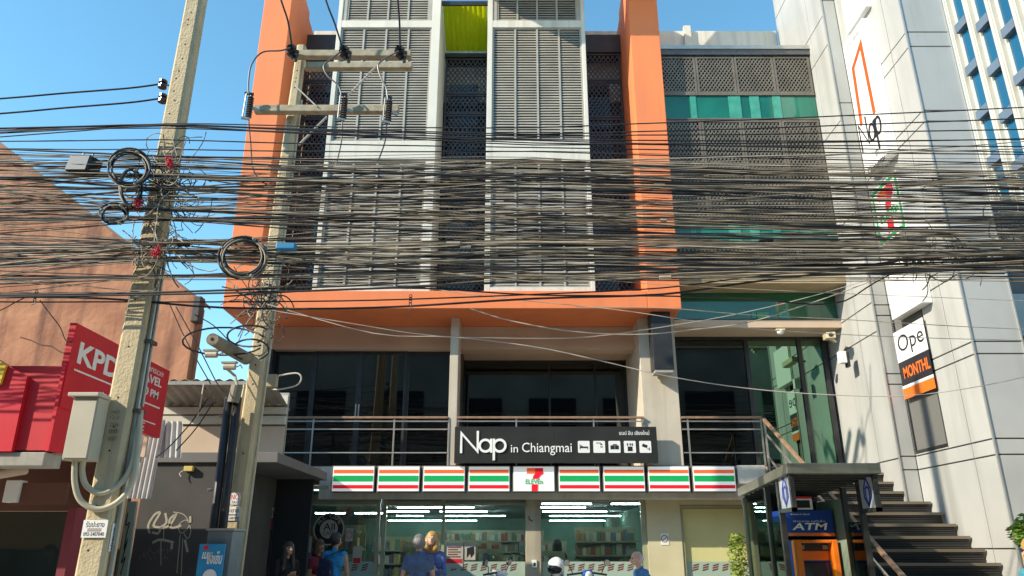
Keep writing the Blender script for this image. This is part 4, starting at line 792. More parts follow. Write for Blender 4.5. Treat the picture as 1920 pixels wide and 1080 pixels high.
# ================================================================== PLANTS
LEAFV = [(-.5, 0, 0), (0, .18, .06), (.5, 0, 0), (0, -.18, -.02)]
def foliage(name, cen, rad, n, size, m, parent, seed, shape='ell'):
    r = random.Random(seed); mb = MB(); cen = Vector(cen)
    for i in range(n):
        d = Vector((r.gauss(0, 1), r.gauss(0, 1), r.gauss(0, 1))).normalized(); k = r.random()**.35
        if shape == 'col': p = Vector((d.x*rad[0]*k, d.y*rad[1]*k, r.uniform(-1, 1)*rad[2])); p.x *= 1+.12*math.sin(p.z*7)
        else: p = Vector((d.x*rad[0]*k, d.y*rad[1]*k, d.z*rad[2]*k))*(1+.12*math.sin(5*d.x+3*d.z))
        q = Vector((r.uniform(-1, 1), r.uniform(-1, 1), r.uniform(-.2, 1))).normalized().to_track_quat('Z', 'Y') ; s = size*r.uniform(.6, 1.3)
        mb.add([cen+p+q @ (Vector(v)*s) for v in LEAFV], [(0, 1, 3), (1, 2, 3)])
    return mb.build(name, m, parent)
M_leafy = mat('leaf_yellow_green', (.26,.33,.03), (.13,.20,.02), 9, .5, spec=.3); M_stem = mat('stem_brown', (.12,.08,.05), rough=.9)
pb = P(1388, 1080, 13.3); t = thing('clipped_shrub', 'yellow green clipped shrub beside the left side of the cash machine booth', 'shrub', (pb.x, 13.3, GZ))
MB().tube([(pb.x, 13.3, GZ), (pb.x+.02, 13.3, .6), (pb.x, 13.3, 1.4)], .035, 7, .015).build('trunk', M_stem, t); foliage('crown', (pb.x, 13.3, 1.15), (.165, .17, .64), 2200, .055, M_leafy, t, 3, 'col')
pb = P(1938, 1000, 9.3); t = thing('potted_bush', 'bright green leafy bush against the white wall at the right picture edge', 'bush', (pb.x, 9.3, GZ))
MB().tube([(pb.x, 9.3, GZ), (pb.x+.03, 9.3, .8), (pb.x, 9.3, 1.6)], .04, 7, .02).build('trunk', M_stem, t); foliage('crown', (pb.x, 9.3, ZP(1000, 9.3)), (.25, .25, .21), 1300, .07, mat('leaf_green', (.15,.26,.02), (.09,.17,.02), 8, .5, spec=.3), t, 5)
# ---- the other side of the street, behind the viewer: it shows only as the dark reflection in the glass
OB = thing('opposite_shophouses', 'plain shophouse row on the other side of the street, mirrored darkly in the glass', 'building', (0, -9, 0))
MB().box(-45, 45, -16, -9, 0, 12.5).build('wall', mat('opposite_wall', (.34,.31,.27), (.22,.20,.17), .4, .9), OB); MB().box(-45.2, 45.2, -16.2, -8.8, 12.501, 12.9).build('cornice', M_beige, OB)
for k in range(20):
    for z in (4.2, 8.0): MB().box(-43+k*4.4, -40.2+k*4.4, -8.99, -8.95, z, z+2.0).build('window', M_dark, OB)
# ================================================================== POLES
def tapered(mb, c0, c1, w0, w1, d0, d1, ch=.03):
    c0, c1 = Vector(c0), Vector(c1); vs = []
    for c, w, d in ((c0, w0/2, d0/2), (c1, w1/2, d1/2)):
        vs += [c+Vector(q) for q in ((-w+ch,-d,0),(w-ch,-d,0),(w,-d+ch,0),(w,d-ch,0),(w-ch,d,0),(-w+ch,d,0),(-w,d-ch,0),(-w,-d+ch,0))]
    return mb.add(vs, [tuple(range(7,-1,-1)), tuple(range(8,16))]+[(i,(i+1)%8,8+(i+1)%8,8+i) for i in range(8)])
M_hole = mat('bolt_hole_dark', (.02,.018,.015), rough=.9)
M_pvc = mat('cream_conduit', (.55,.50,.36), (.48,.43,.30), 5, .5); M_galv = mat('galvanised', (.42,.42,.38), (.33,.33,.30), 8, .4, metal=.6)
PX1, PY1 = -4.04, 7.64
PA = thing('utility_pole', 'thick near concrete utility pole running off the top of the picture', 'utility pole', (PX1, PY1, GZ), 'concrete utility poles')
tapered(MB(), (PX1, PY1, GZ), (PX1+.03, PY1, 12.0), .27, .165, .28, .17).build('shaft', M_conc, PA)
def holes(par, fx, fy, ys, Yp, xf):
    for y in ys:
        z = ZP(y, Yp); yf_ = PY1-(.28-.11*(z-GZ)/11.85)/2; q = P(xf(y), y, yf_); MB().tube([q+Vector((0, -.002, 0)), q+Vector((0, .03, 0))], .010, 8).build('bolt_hole', M_hole, par)
c1x = lambda y: 360-(360-159)*y/1080
holes(PA, 0, 0, [23, 37, 46, 83, 110, 133, 147, 171, 188, 213, 561, 650, 745, 800, 845, 948, 1032], 7.502, lambda y: c1x(y)+(y % 3-1)*2.5)
for (dx, dy, r, ya, yb) in ((.165, -.02, .024, 505, 1100), (.165, .05, .020, 480, 760)):
    a = P(300, ya, 7.6); b = P(300, yb, 7.6); MB().tube([(PX1+dx-.02, PY1+dy, a.z), (PX1+dx, PY1+dy, b.z)], r, 9).build('conduit', M_galv, PA)
for y in (640, 770): z = ZP(y, 7.6); MB().box(PX1-.0, PX1+.20, PY1-.06, PY1+.09, z-.02, z+.02).build('conduit_clamp', mat('dark_steel', (.12,.11,.10), rough=.5, metal=.5), PA)
f = FX((PX1, 7.50, 0))
nt_ = thing('pole_notice', 'white tyre repair notice with a phone number on the near pole', 'notice', P(176, 1008, 7.49)); a, b = P(151, 1008, 7.488), P(203, 975, 7.488); f0 = FX((a.x, 7.494, a.z)); mb = MB(); f0.plate(mb, 0, b.x-a.x, 0, b.z-a.z, 0, .004); mb.build('sheet', M_signwhite, nt_)
text('รับปะยาง', f0, .03, .095, b.x-a.x-.06, .055, M_letterk, nt_, c=.0045, ext=.001); text('092-5407040', f0, .02, .015, b.x-a.x-.04, .035, M_letterk, nt_, c=.0045, ext=.001)
for k in range(2): mb = MB(); f0.plate(mb, .05, b.x-a.x-.05, .058+k*.017, .066+k*.017, .0045, .0055); mb.build('small_print', M_mark, nt_)
M_sten = mat('stencil_brown', (.16,.13,.09), rough=.9)
for k, (s, y) in enumerate((('กฟภ', 775), ('12 ม', 786), ('2554', 800), ('88', 812), ('0087', 826))): q = P(207-k*1.5, y, 7.49); text(s, FX((q.x, 7.497, q.z)), 0, 0, .09, .04, M_sten, PA, name='stencil_mark', c=.001, ext=.001)
q = P(215, 1034, 7.55); fs2 = FRt((PX1+.137, 7.56, q.z)); sn = thing('side_notice', 'narrow white phone number sticker on the right side of the near pole', 'notice', fs2.p(0, 0)); mb = MB(); fs2.plate(mb, 0, .13, 0, .26, .001, .004); mb.build('sheet', M_signwhite, sn)
fv = Fr(fs2.p(.10, .02, .0045), (0, 0, 1), (0, -1, 0)); text('092-5407040', fv, 0, 0, .22, .035, M_letterk, sn, c=0, ext=.001); text('ปะยาง', fv, 0, .05, .2, .03, M_letterk, sn, c=0, ext=.001)
# meter cabinet on the near pole
MC = thing('meter_cabinet', 'pale beige electrical cabinet on the front of the near pole', 'cabinet', (-4.22, 7.4, 2.4)); cz0, cz1 = ZP(862, 7.28), ZP(744, 7.28)
M_cab = mat('cabinet_beige', (.52,.47,.36), (.46,.415,.32), 3, .5, streak=.3); MB().box(-4.365, -4.115, 7.29, 7.497, cz0, cz1).build('body', M_cab, MC, bevel=.008); MB().box(-4.357, -4.123, 7.275, 7.289, cz0+.015, cz1-.03).build('door', M_cab, MC, bevel=.004); MB().box(-4.405, -4.10, 7.24, 7.495, cz1+.001, cz1+.04).build('rain_cap', M_cab, MC, bevel=.006)
for k, (off, pts) in enumerate(((0, [(141,860),(140,905),(152,940),(185,955),(222,940),(248,905),(258,850),(264,770)]), (1, [(157,860),(154,885),(163,912),(190,925),(222,910),(244,880),(254,835),(258,760)]))):
    pp = [P(x, y, 7.36+.02*k+.04*i) for i, (x, y) in enumerate(pts)]; MB().tube(smooth_path(pp, 5), .028, 9).build('flexible_conduit', M_pvc, MC, smooth=True)
# insulators and two lines on the near pole, left side
M_ins = mat('insulator_black', (.02,.02,.023), rough=.25); M_cbl = mat('cable_black', (.018,.018,.021), (.03,.03,.032), 6, .5)
M_cbd = mat('cable_dusty_sunlit', (.32,.26,.18), (.20,.165,.115), 9, .55); M_cbg = mat('cable_grey_sunlit', (.48,.43,.34), (.34,.30,.235), 9, .55); M_cbw = mat('cable_pale', (.55,.52,.45), rough=.6)  # tan and grey bases carry sun glint as well as dust
for k, (yi, ye) in enumerate(((158, 185), (185, 213))):
    q = P(305, yi, 7.6); t = thing('spool_insulator', 'black spool insulator on the left side of the near pole, '+('upper' if k == 0 else 'lower')+' of two', 'insulator', q, 'spool insulators')
    for j, (r, z) in enumerate(((.05, -.05), (.03, -.015), (.05, .02))): MB().tube([q+Vector((0, 0, z)), q+Vector((0, 0, z+.03))], r, 12).build('skirt', M_ins, t)
    MB().tube([q+Vector((0, 0, 0)), q+Vector((.13, .05, 0))], .012, 6).build('bolt', M_galv, t)
    MB().tube(smooth_path([q+Vector((-.05, 0, 0)), P(240, yi+(ye-yi)*.2+2, 7.6), P(120, yi+(ye-yi)*.62, 7.6), P(0, ye, 7.6), P(-300, ye+22, 7.7)], 5), .011, 6).build('power_line', M_cbl, label='black power line leaving the near pole to the left, '+('upper' if k == 0 else 'lower')+' of two', cat='cable')
# ---- second pole
PX2, PY2 = -3.93, 11.0; tb, tt = Vector((-4.0, 11.12, GZ)), Vector((-3.80, 11.12, ZP(84, 11.05)))
PB = thing('utility_pole', 'second concrete utility pole carrying cross arms and fuses in front of the louvres', 'utility pole', (PX2, PY2, GZ), 'concrete utility poles')
tapered(MB(), tb, tt, .26, .155, .27, .16).build('shaft', M_conc, PB)
p2 = lambda z, dx=0, dy=0: Vector((tb.x+(tt.x-tb.x)*(z-tb.z)/(tt.z-tb.z)+dx, 11.12+dy, z))
for y in (130, 144, 151, 162, 228, 640, 684, 720, 850): z = ZP(y, 11.0); w = (.27-.11*(z-GZ)/9.9)/2; q = p2(z, 0, -w-.002); MB().tube([q, q+Vector((0, .05, 0))], .014, 8).build('bolt_hole', M_hole, PB)
for dx, r in ((.125, .03), (.165, .022)): MB().tube([p2(GZ, dx, .02), p2(4.2, dx-.02, .02), p2(9.0, dx-.05, .02)], r, 8).build('conduit', M_pvc, PB)
MB().tube([p2(GZ, -.19, -.05), p2(3.0, -.17, -.05), p2(3.9, -.145, -.05)], .025, 8).build('conduit', M_pvc, PB)
M_arm = mat('weathered_arm', (.42,.37,.26), (.29,.25,.17), 7, .85, .3, 40)
for (xa, ya, xb, yb, Y) in ((548, 103, 771, 108, 10.9), (572, 125, 773, 130, 11.32), (478, 206, 748, 209, 10.9)):
    a, b = P(xa, ya, Y), P(xb, yb, Y); b.z = a.z; MB().bar(a, b, .13, .13).build('cross_arm', M_arm, PB, bevel=.012)
for (xa, ya, xb, yb) in ((554, 162, 595, 201), (706, 124, 648, 184), (613, 219, 560, 272)): MB().bar(P(xa, ya, 10.83), P(xb, yb, 10.83), .012, .055, (0, 1, 0)).build('arm_brace', mat('brace_pale', (.50,.49,.45), rough=.5, metal=.4), PB)
for i, (x, y) in enumerate(((548, 96), (647, 98), (751, 98))):
    q = P(x, y, 10.72); t = thing('pin_insulator', 'black ribbed pin insulator on the top cross arm, '+['left', 'middle', 'right'][i], 'insulator', q, 'pin insulators'); ax = Vector((.22, .1, -.55)).normalized()
    for j, (r, d) in enumerate(((.07, -.10), (.10, -.05), (.075, .0), (.115, .04), (.085, .085))): MB().tube([q+ax*d, q+ax*(d+.035)], r, 14, r*.8).build('skirt', M_ins, t, smooth=False)
    MB().tube([q+ax*-.10, q+ax*.2], .03, 8).build('pin', M_ins, t)
    ln = [[(547,85),(540,40),(527,0),(500,-90)], [(642,90),(628,45),(611,0),(585,-90)], [(750,88),(749,40),(746,0),(742,-90)]][i]
    MB().tube(smooth_path([P(a, b, 10.65-.25*j) for j, (a, b) in enumerate(ln)], 4), .017, 6).build('power_line', M_cbl, label='thick black line rising from the '+['left', 'middle', 'right'][i]+' pin insulator', cat='cable')
    jm = [[(545,90),(525,95),(492,98),(472,120),(466,150),(466,176)], [(640,96),(622,110),(607,124),(614,142),(634,160),(640,178)], [(748,96),(725,108),(709,122),(714,145),(724,165),(727,186)]][i]
    MB().tube(smooth_path([P(a, b, 10.6) for a, b in jm], 5), .014, 6).build('jumper_wire', mat('jumper_grey', (.10,.10,.10), rough=.4), label='curved jumper wire below the '+['left', 'middle', 'right'][i]+' pin insulator', cat='cable')
    fx, fy = ((466, 200), (643, 202), (727, 207))[i]; q = P(fx, fy, 10.72); t = thing('dropout_fuse', 'ribbed dropout fuse on the lower cross arm, '+['left', 'middle', 'right'][i], 'fuse', q, 'dropout fuses')
    rb = MB()
    for j in range(9): rb.tube([q+Vector((.02, 0, -.2+j*.045)), q+Vector((.02, 0, -.165+j*.045))], .055, 12, .035)
    rb.tube([q+Vector((.02, 0, -.22)), q+Vector((.02, 0, .22))], .03, 8); rb.build('ribbed_body', mat('fuse_brown', (.07,.06,.06), rough=.3), t)
    MB().tube([q+Vector((-.06, -.04, -.24)), q+Vector((-.05, -.04, .24))], .014, 7).build('fuse_tube', M_galv, t); MB().bar(q+Vector((-.08, -.04, .24)), q+Vector((.06, 0, .24)), .04, .04).build('top_clip', M_ins, t); MB().bar(q+Vector((-.08, -.04, -.24)), q+Vector((.05, 0, -.24)), .04, .04).build('bottom_clip', M_galv, t); MB().bar(q+Vector((.03, .02, 0)), q+Vector((.14, .12, 0)), .03, .05).build('bracket', M_galv, t)
    dn = [[(466,225),(470,270),(474,315),(490,340),(512,350)], [(642,226),(640,265),(630,310)], [(725,231),(722,265),(708,305)]][i]
    MB().tube(smooth_path([P(a, b, 10.7) for a, b in dn], 4), .012, 6).build('drop_wire', M_cbl, label='black drop wire hanging from the '+['left', 'middle', 'right'][i]+' dropout fuse', cat='cable')
# concrete stub beam and cable loops
a, b = P(398, 636, 9.75), P(462, 672, 11.0); sb = thing('stub_beam', 'round concrete stub beam jutting from the second pole towards the street', 'beam', b); MB().tube([a, a.lerp(b, .5), b], .085, 14, .10).build('beam', mat('stub_concrete', (.27,.24,.18), (.20,.175,.13), 5, .9, .5, 40), sb)
MB().tube([a+(a-b).normalized()*.002, a+(a-b).normalized()*.004], .025, 10).build('centre_hole', M_hole, sb)
for i, (cx, cy, rx, ry, a0, a1, lab) in enumerate(((420, 640, 78, 26, 20, 330, 'left'), (468, 630, 42, 20, -10, 300, 'upper'), (470, 656, 34, 20, -60, 240, 'lower'))):
    pts = [P(cx+rx*math.cos(math.radians(a0+(a1-a0)*k/20)), cy-ry*math.sin(math.radians(a0+(a1-a0)*k/20)), 10.3+.2*math.sin(k*.5)) for k in range(21)]
    MB().tube(pts, .014, 7).build('cable_loop', M_cbl, label='black cable loop around the stub beam, %s one' % lab, cat='cable', smooth=True)
for i, (x, y) in enumerate(((394, 665), (428, 688))):
    q = P(x, y, 10.2); t = thing('cable_clamp', 'pale cable clamp under the stub beam, '+('left' if i == 0 else 'right'), 'clamp', q); MB().tube([q+Vector((-.06, 0, 0)), q+Vector((.1, 0, 0))], .045, 10).build('spool', M_cab, t); MB().box(q.x-.1, q.x+.12, q.y-.03, q.y+.03, q.z+.05, q.z+.075).build('bracket', M_galv, t); MB().tube([q+Vector((.12, 0, 0)), q+Vector((.17, 0, .03)), q+Vector((.2, 0, -.02))], .01, 6).build('hook', M_galv, t)
# black riser pipes on the left of pole two
rp = thing('riser_pipes', 'pair of thick black cable riser pipes strapped beside the second pole', 'pipe', P(400, 1010, 10.8))
for dx in (0, .13): MB().tube([P(399, 1075, 10.8)+Vector((dx, 0, -1.1)), P(399, 1000, 10.8)+Vector((dx, 0, 0)), P(437, 745, 10.8)+Vector((dx-.06, 0, 0))], .06, 12).build('pipe', M_black, rp, smooth=True)
q = P(437, 755, 10.75); MB().tube([q, q+Vector((.03, 0, .25))], .085, 14).build('riser_cap', mat('cap_grey', (.20,.18,.14), rough=.5), rp); MB().tube([q+Vector((.03, 0, .26)), q+Vector((-.02, 0, .4)), q+Vector((-.16, -.1, .52))], .022, 7).build('riser_cable', M_pvc, rp)
for z in (2.35, 3.4): MB().bar(p2(z, -.42, -.17), p2(z, -.12, -.14), .03, .04).build('strap', M_galv, rp)
# street cabinet and ice cream poster
CB = thing('street_cabinet', 'grey blue steel street cabinet at the foot of the second pole', 'cabinet', P(420, 1090, 10.5)); a, b = P(390, 995, 10.45), P(437, 995, 10.45)
MB().box(a.x, b.x, 10.45, 10.9, GZ, a.z).build('body', mat('cabinet_blue_grey', (.17,.21,.23), (.13,.16,.18), 3, .5, streak=.3), CB, bevel=.01); MB().box(a.x-.02, b.x+.02, 10.43, 10.92, a.z+.001, a.z+.03).build('lid', M_concg, CB)
IP = thing('ice_cream_poster', 'blue ice cream poster with white Thai lettering on the street cabinet', 'poster', P(395, 1090, 10.35)); a, b = P(368, 1080, 10.35), P(424, 1020, 10.35); f = FX((a.x, 10.35, .75)); ww, hh = b.x-a.x, b.z-.75
mb = MB(); f.plate(mb, 0, ww, 0, hh, 0, .02); mb.build('board', mat('poster_cyan', (.02,.25,.52), (.03,.33,.62), 4, .4), IP)
text('เมนู', f, .05, hh-.22, ww*.4, .12, M_letter, IP, c=.021, bold=.03, shear=.2); text('ปังเย็น', f, ww*.36, hh-.25, ww*.58, .16, M_letter, IP, c=.021, bold=.03, shear=.2)
mb = MB(); f.poly(mb, circ(ww*.5, hh-.50, .13, n=16)[:-1], .021, .03); mb.build('bread_picture', mat('bread', (.55,.33,.12), rough=.7), IP); mb = MB(); f.poly(mb, circ(ww*.55, hh-.40, .09, n=16)[:-1], .031, .04); mb.build('cream_picture', M_letter, IP)
mb = MB(); f.plate(mb, .06, .12, hh-.07, hh-.02, .021, .024); mb.build('badge', M_signred, IP)
# notices on pole two
q0, q1 = P(429, 946, 10.98), P(449, 928, 10.98); t = thing('pole_sticker', 'small torn sticker with red letters on the second pole', 'sticker', q0); f = FX((q0.x, 10.986, q0.z)); mb = MB(); f.poly(mb, [(0,.03),(.04,0),(.15,0),(.16,.1),(.14,.17),(.02,.16)], 0, .003); mb.build('sheet', M_signwhite, t); text('NO', f, .02, .07, .11, .07, M_signred, t, c=.0035, ext=.001); text('TAXI', f, .03, .015, .1, .035, M_atmblue, t, c=.0035, ext=.001)
q0 = P(418, 976, 10.98); t = thing('pole_notice', 'white tyre repair notice low on the second pole', 'notice', q0); f = FX((q0.x, 10.982, q0.z)); mb = MB(); f.plate(mb, 0, .24, 0, .19, 0, .003); mb.build('sheet', M_signwhite, t); text('ปะยาง', f, .03, .11, .18, .06, M_letterk, t, c=.0035, ext=.001); text('092-5407040', f, .015, .015, .21, .035, M_letterk, t, c=.0035, ext=.001); mb = MB(); f.plate(mb, .05, .19, .07, .085, .0035, .0045); mb.build('small_print', M_mark, t)
q = P(537, 463, 7.14); t = thing('blue_junction_box', 'small blue box hanging among the cables right of the big black coil', 'junction box', q); MB().box(q.x-.10, q.x+.10, 7.10, 7.18, q.z-.035, q.z+.035).build('box', mat('box_blue', (.02,.22,.45), rough=.5), t, bevel=.01); MB().bar((q.x-.05, 7.14, q.z+.03), (q.x-.05, 7.22, q.z+.08), .02, .01).build('strap', M_galv, t)
# white service loop and box right of pole two
q = P(508, 715, 10.9); t = thing('service_box', 'small cream service box with white cable on the right side of the second pole', 'junction box', q); MB().box(q.x-.05, q.x+.09, 10.85, 10.97, q.z-.09, q.z+.1).build('box', mat('box_tan', (.40,.33,.22), rough=.6), t, bevel=.01); MB().tube(smooth_path([q+Vector((.09, 0, .08)), P(535, 702, 10.8), P(558, 700, 10.75), P(565, 710, 10.75), P(555, 723, 10.8), P(525, 730, 10.85), q+Vector((.03, 0, -.12))], 5), .012, 6).build('white_cable', M_cbw, t)
# grey lean strip cable junction enclosure left of pole one
q = P(152, 308, 7.3); t = thing('splice_enclosure', 'grey black cable splice box hanging on the wires left of the near pole', 'splice box', q); a, b = P(124, 324, 7.25), P(172, 294, 7.25); MB().hexa([(a.x, 7.2, a.z), (b.x, 7.2, a.z), (b.x+.02, 7.2, b.z), (a.x+.03, 7.2, b.z)], (.06, .16, 0)).build('box', M_ins, t, bevel=.02); MB().hexa([(a.x+.012, 7.195, a.z+.015), (b.x-.012, 7.195, a.z+.015), (b.x+.008, 7.195, b.z-.015), (a.x+.04, 7.195, b.z-.015)], (0, .004, 0)).build('lid', mat('lid_grey', (.25,.27,.28), rough=.5), t)
for x in (155, 173): z0_ = P(x, 296, 7.3); MB().tube([z0_, z0_+Vector((0, 0, .06))], .012, 6).build('hanger', M_galv, t)
# ---- cable coils
def coil(cx, cy, rx, ry, Y, n, lab, m=None, tilt=.25, r=.010):
    t = thing('cable_coil', lab, 'cable coil', P(cx, cy+ry, Y), 'coils of spare cable'); rr = random.Random(int(cx))
    for k in range(n):
        ox, oy, s, ph = rr.uniform(-3, 3), rr.uniform(-3, 3), rr.uniform(.84, 1.06), rr.uniform(0, 6)
        pts = [P(cx+ox+rx*s*math.cos(a), cy+oy+ry*s*math.sin(a), Y+tilt*.3*math.cos(a+.5)+.02*math.sin(3*a+ph)+k*.008) for a in [2*math.pi*i/28+ph for i in range(29)]]
        MB().tube(pts, r, 6).build('turn', rr.choice(m or [M_cbl, M_cbl, M_cbd]), t, smooth=True)
    for a in (1.2, 3.6, 5.2): q = P(cx+rx*math.cos(a), cy+ry*math.sin(a), Y-.02); MB().sphere(q, (.018, .03, .016), 8, 6).build('tie', M_cbg, t)
coil(240, 315, 38, 33, 7.12, 8, 'large pale cable coil hanging left of the near pole', [M_cbg, M_cbd, M_cbl])
coil(215, 402, 26, 18, 7.14, 8, 'small dark cable coil low on the left of the near pole')
coil(245, 352, 20, 36, 7.2, 5, 'narrow dark cable coil between the two coils left of the near pole')
coil(456, 482, 43, 38, 7.12, 12, 'large round black cable coil left of the second pole', [M_cbl, M_cbl, M_cbd], r=.010)
# ---- overhead cables
rc = random.Random(21); CLU = [298, 312, 330, 352, 372, 392, 410, 455, 470, 486, 520, 548]
def cable(ys, Yv, r, m, label, group, name='overhead_cable', splice=0, xs=(-420, -150, 0, 150, 310, 480, 650, 820, 1000, 1200, 1400, 1650, 1920, 2300)):
    pts = [P(x, y, Yv+dy) for x, (y, dy) in zip(xs, ys)]
    sp = smooth_path(pts, 2); co_ = MB().tube(sp, r, 5, caps=False).build(name, m, label=label, cat='cable', group=group, smooth=True)
    for _ in range(splice):
        i_ = rc.randrange(4, len(sp)-4); a_ = sp[i_].lerp(sp[i_+1], rc.uniform(.1, .5)); d_ = (sp[i_+1]-sp[i_]).normalized(); MB().tube([a_, a_+d_*rc.uniform(.05, .16)], r*rc.uniform(1.8, 2.6), 6).build('splice_sleeve', rc.choice((M_cbw, M_cbg, M_cbl)), co_)
XS = (-420, -150, 0, 150, 310, 480, 650, 820, 1000, 1200, 1400, 1650, 1920, 2300)
def prof(yl, yp, ym, yr, sag=6, wob=2.5):
    out = []
    for x in XS:
        if x <= 310: t = (x+420)/730; y = yl+(yp-yl)*t+sag*.6*math.sin(math.pi*min(1, max(0, t)))
        elif x <= 1000: t = (x-310)/690; y = yp+(ym-yp)*(t*.9+.1*t*t)+sag*math.sin(math.pi*t)*.5
        else: t = (x-1000)/1300; y = ym+(yr-ym)*t+sag*math.sin(math.pi*t)
        out.append((y+(rc.uniform(-wob, wob) if x != 310 else 0), rc.uniform(-.04, .04)))
    return out
def depth(): return rc.choice((rc.uniform(7.22, 7.42), rc.uniform(7.22, 7.42), rc.uniform(7.9, 8.3)))
MM = [M_cbl]*4+[M_cbd]*5+[M_cbg]*3
CN = {M_cbl.name: 'thin black', M_cbd.name: 'thin tan', M_cbg.name: 'thin pale grey'}; GR1 = 'telecom cables of the dense overhead band'
for i in range(170):
    u = (i+rc.random())/170; ym = 292+(u**.92)*236; yp = min(CLU, key=lambda c: abs(c-ym-rc.gauss(0, 22)))+rc.uniform(-5, 5); yl = 262+u*290+rc.gauss(0, 16); yr = 312+(ym-292)*.86+rc.gauss(0, 14)
    sl_ = rc.random() < .45
    if sl_: yr += rc.uniform(-75, 60); ym += rc.uniform(-30, 28); yl += rc.uniform(-35, 35)
    m_ = rc.choice(MM); cable(prof(yl, yp, ym, yr, rc.uniform(-4, 16), rc.uniform(.5, 4)), depth(), rc.choice((.0035, .0045, .0055, .0065, .008)), m_, CN[m_.name]+' telecom cable '+('slanting through' if sl_ else 'running along')+' the '+('upper', 'middle', 'lower')[min(2, int(u*3))]+' part of the dense overhead band', GR1, splice=1 if i % 3 == 0 else 0)
OT = ['topmost', 'second from the top', 'third from the top', 'fourth from the top', 'fifth from the top', 'fifth from the bottom', 'fourth from the bottom', 'third from the bottom', 'second from the bottom', 'lowest']; LB2 = 'thick black trunk cable within the overhead cable band'; GR2 = 'trunk cables of the overhead band'
for i, (yl, yp, ym, yr) in enumerate(((250, 293, 300, 350), (330, 330, 352, 388), (395, 392, 420, 432), (430, 470, 486, 478), (470, 486, 505, 492), (552, 548, 515, 482), (556, 552, 528, 486), (505, 520, 500, 478), (300, 312, 330, 372), (410, 410, 440, 450))):
    cable(prof(yl, yp, ym, yr, 5, 1.5), rc.uniform(7.24, 7.4), rc.uniform(.0085, .012), M_cbl, LB2+', '+OT[sorted((300,352,420,486,505,515,528,500,330,440)).index(ym)], GR2)
LB3 = 'thin lone wire above the dense cable band'; O3 = ['topmost', 'second highest', 'third highest', 'fourth highest', 'middle one', 'fourth lowest', 'third lowest', 'second lowest', 'lowest']; GR3 = 'wires above the dense band'
for i3, (yl, yp, ym, yr) in enumerate(((268, 232, 240, 180), (282, 234, 252, 206), (242, 233, 256, 232), (246, 234, 261, 258), (240, 240, 263, 290), (252, 235, 268, 272), (258, 236, 272, 250), (264, 262, 276, 290), (272, 280, 284, 310))):
    cable(prof(yl, yp, ym, yr, 4, 1), rc.uniform(7.24, 7.42), .0075, M_cbl, LB3+' over the louvres, '+O3[i3]+' there', GR3)
# low lines under the band, drooping service wires
LOW = [('black line passing low across the orange ledge', [(-200,552),(0,556),(200,560),(420,577),(700,577),(1000,560),(1240,552),(1400,530),(1600,505),(1735,482),(1920,478)], .012, M_cbl, 7.6),
       ('thin black line just above the orange ledge', [(-200,560),(0,566),(200,566),(420,566),(700,563),(1000,552),(1240,540),(1400,520),(1600,500),(1735,480)], .008, M_cbl, 7.6),
       ('black line rising from the ledge to the splice knot at right', [(420,556),(620,543),(800,541),(1000,553),(1240,555),(1400,560),(1560,570),(1640,530),(1725,484)], .009, M_cbl, 8.0),
       ('pale drooping wire crossing the balcony openings', [(500,570),(700,625),(850,632),(1000,650),(1120,675),(1250,705),(1400,728),(1550,740),(1700,742),(1850,722),(1990,690)], .006, M_cbw, 9.5),
       ('pale wire sagging under the orange ledge', [(880,578),(960,602),(1080,622),(1200,627),(1300,618),(1400,605),(1500,575),(1600,540),(1735,486)], .007, M_cbw, 8.6),
       ('thin pale wire falling to the right across the green window', [(760,535),(950,560),(1150,580),(1300,602),(1420,617),(1600,628),(1750,634),(1990,640)], .005, M_cbw, 9.0),
       ('thin grey wire crossing the right building low', [(1080,575),(1250,578),(1400,590),(1600,600),(1800,612),(1990,620)], .005, M_cbg, 9.0),
       ('thin pale wire from the second pole under the ledge', [(515,583),(650,605),(800,628),(950,634),(1100,632),(1250,612),(1400,585),(1560,545),(1735,490)], .005, M_cbw, 9.3)]
for lab, pts, r, m, Y in LOW: MB().tube(smooth_path([P(x, y, Y) for x, y in pts], 4), r, 6, caps=False).build('service_wire', m, label=lab, cat='cable', smooth=True)
# knots of tangled wire (nobody could count them)
def tangle(name, label, cen, ext, n, Yr, mats, seed, r=.005):
    rr = random.Random(seed); mbs = [MB() for _ in mats]
    for k in range(n):
        x, y = cen[0]+rr.gauss(0, ext[0]*.5), cen[1]+rr.gauss(0, ext[1]*.5); Y = rr.uniform(*Yr); a = rr.uniform(0, 6.28); pts = []; st_ = rr.uniform(4, 14); cv = rr.gauss(0, .38)
        for j in range(7): pts.append(P(x, y, Y)); a += cv+rr.uniform(-.25, .25); x += math.cos(a)*st_; y += math.sin(a)*st_; Y += rr.uniform(-.03, .03); Y = min(max(Y, Yr[0]), Yr[1])
        mbs[rr.randrange(len(mats))].tube(smooth_path(pts, 3), r*rr.uniform(.7, 1.4), 5, caps=False)
    me = MB(); mi = []
    for i, b in enumerate(mbs): me.add(b.v, b.f); mi += [i]*len(b.f)
    mesh = bpy.data.meshes.new(name); mesh.from_pydata(me.v, [], me.f); mesh.polygons.foreach_set('material_index', mi); mesh.update()
    return link(name, mesh, mats, smooth=True, label=label, cat='wire tangle', kind='stuff')
TM = [M_cbl, M_cbd, M_cbg]
tangle('wire_tangle', 'tangle of loose wires wrapped round the near pole, upper knot', (312, 345), (42, 62), 110, (7.22, 7.49), TM, 1)
tangle('wire_tangle', 'tangle of loose wires wrapped round the near pole, lower knot', (300, 470), (40, 22), 60, (7.22, 7.49), TM, 2)
tangle('wire_tangle', 'loose hanging wires just right of the near pole', (360, 400), (34, 60), 14, (7.4, 7.9), TM, 3)
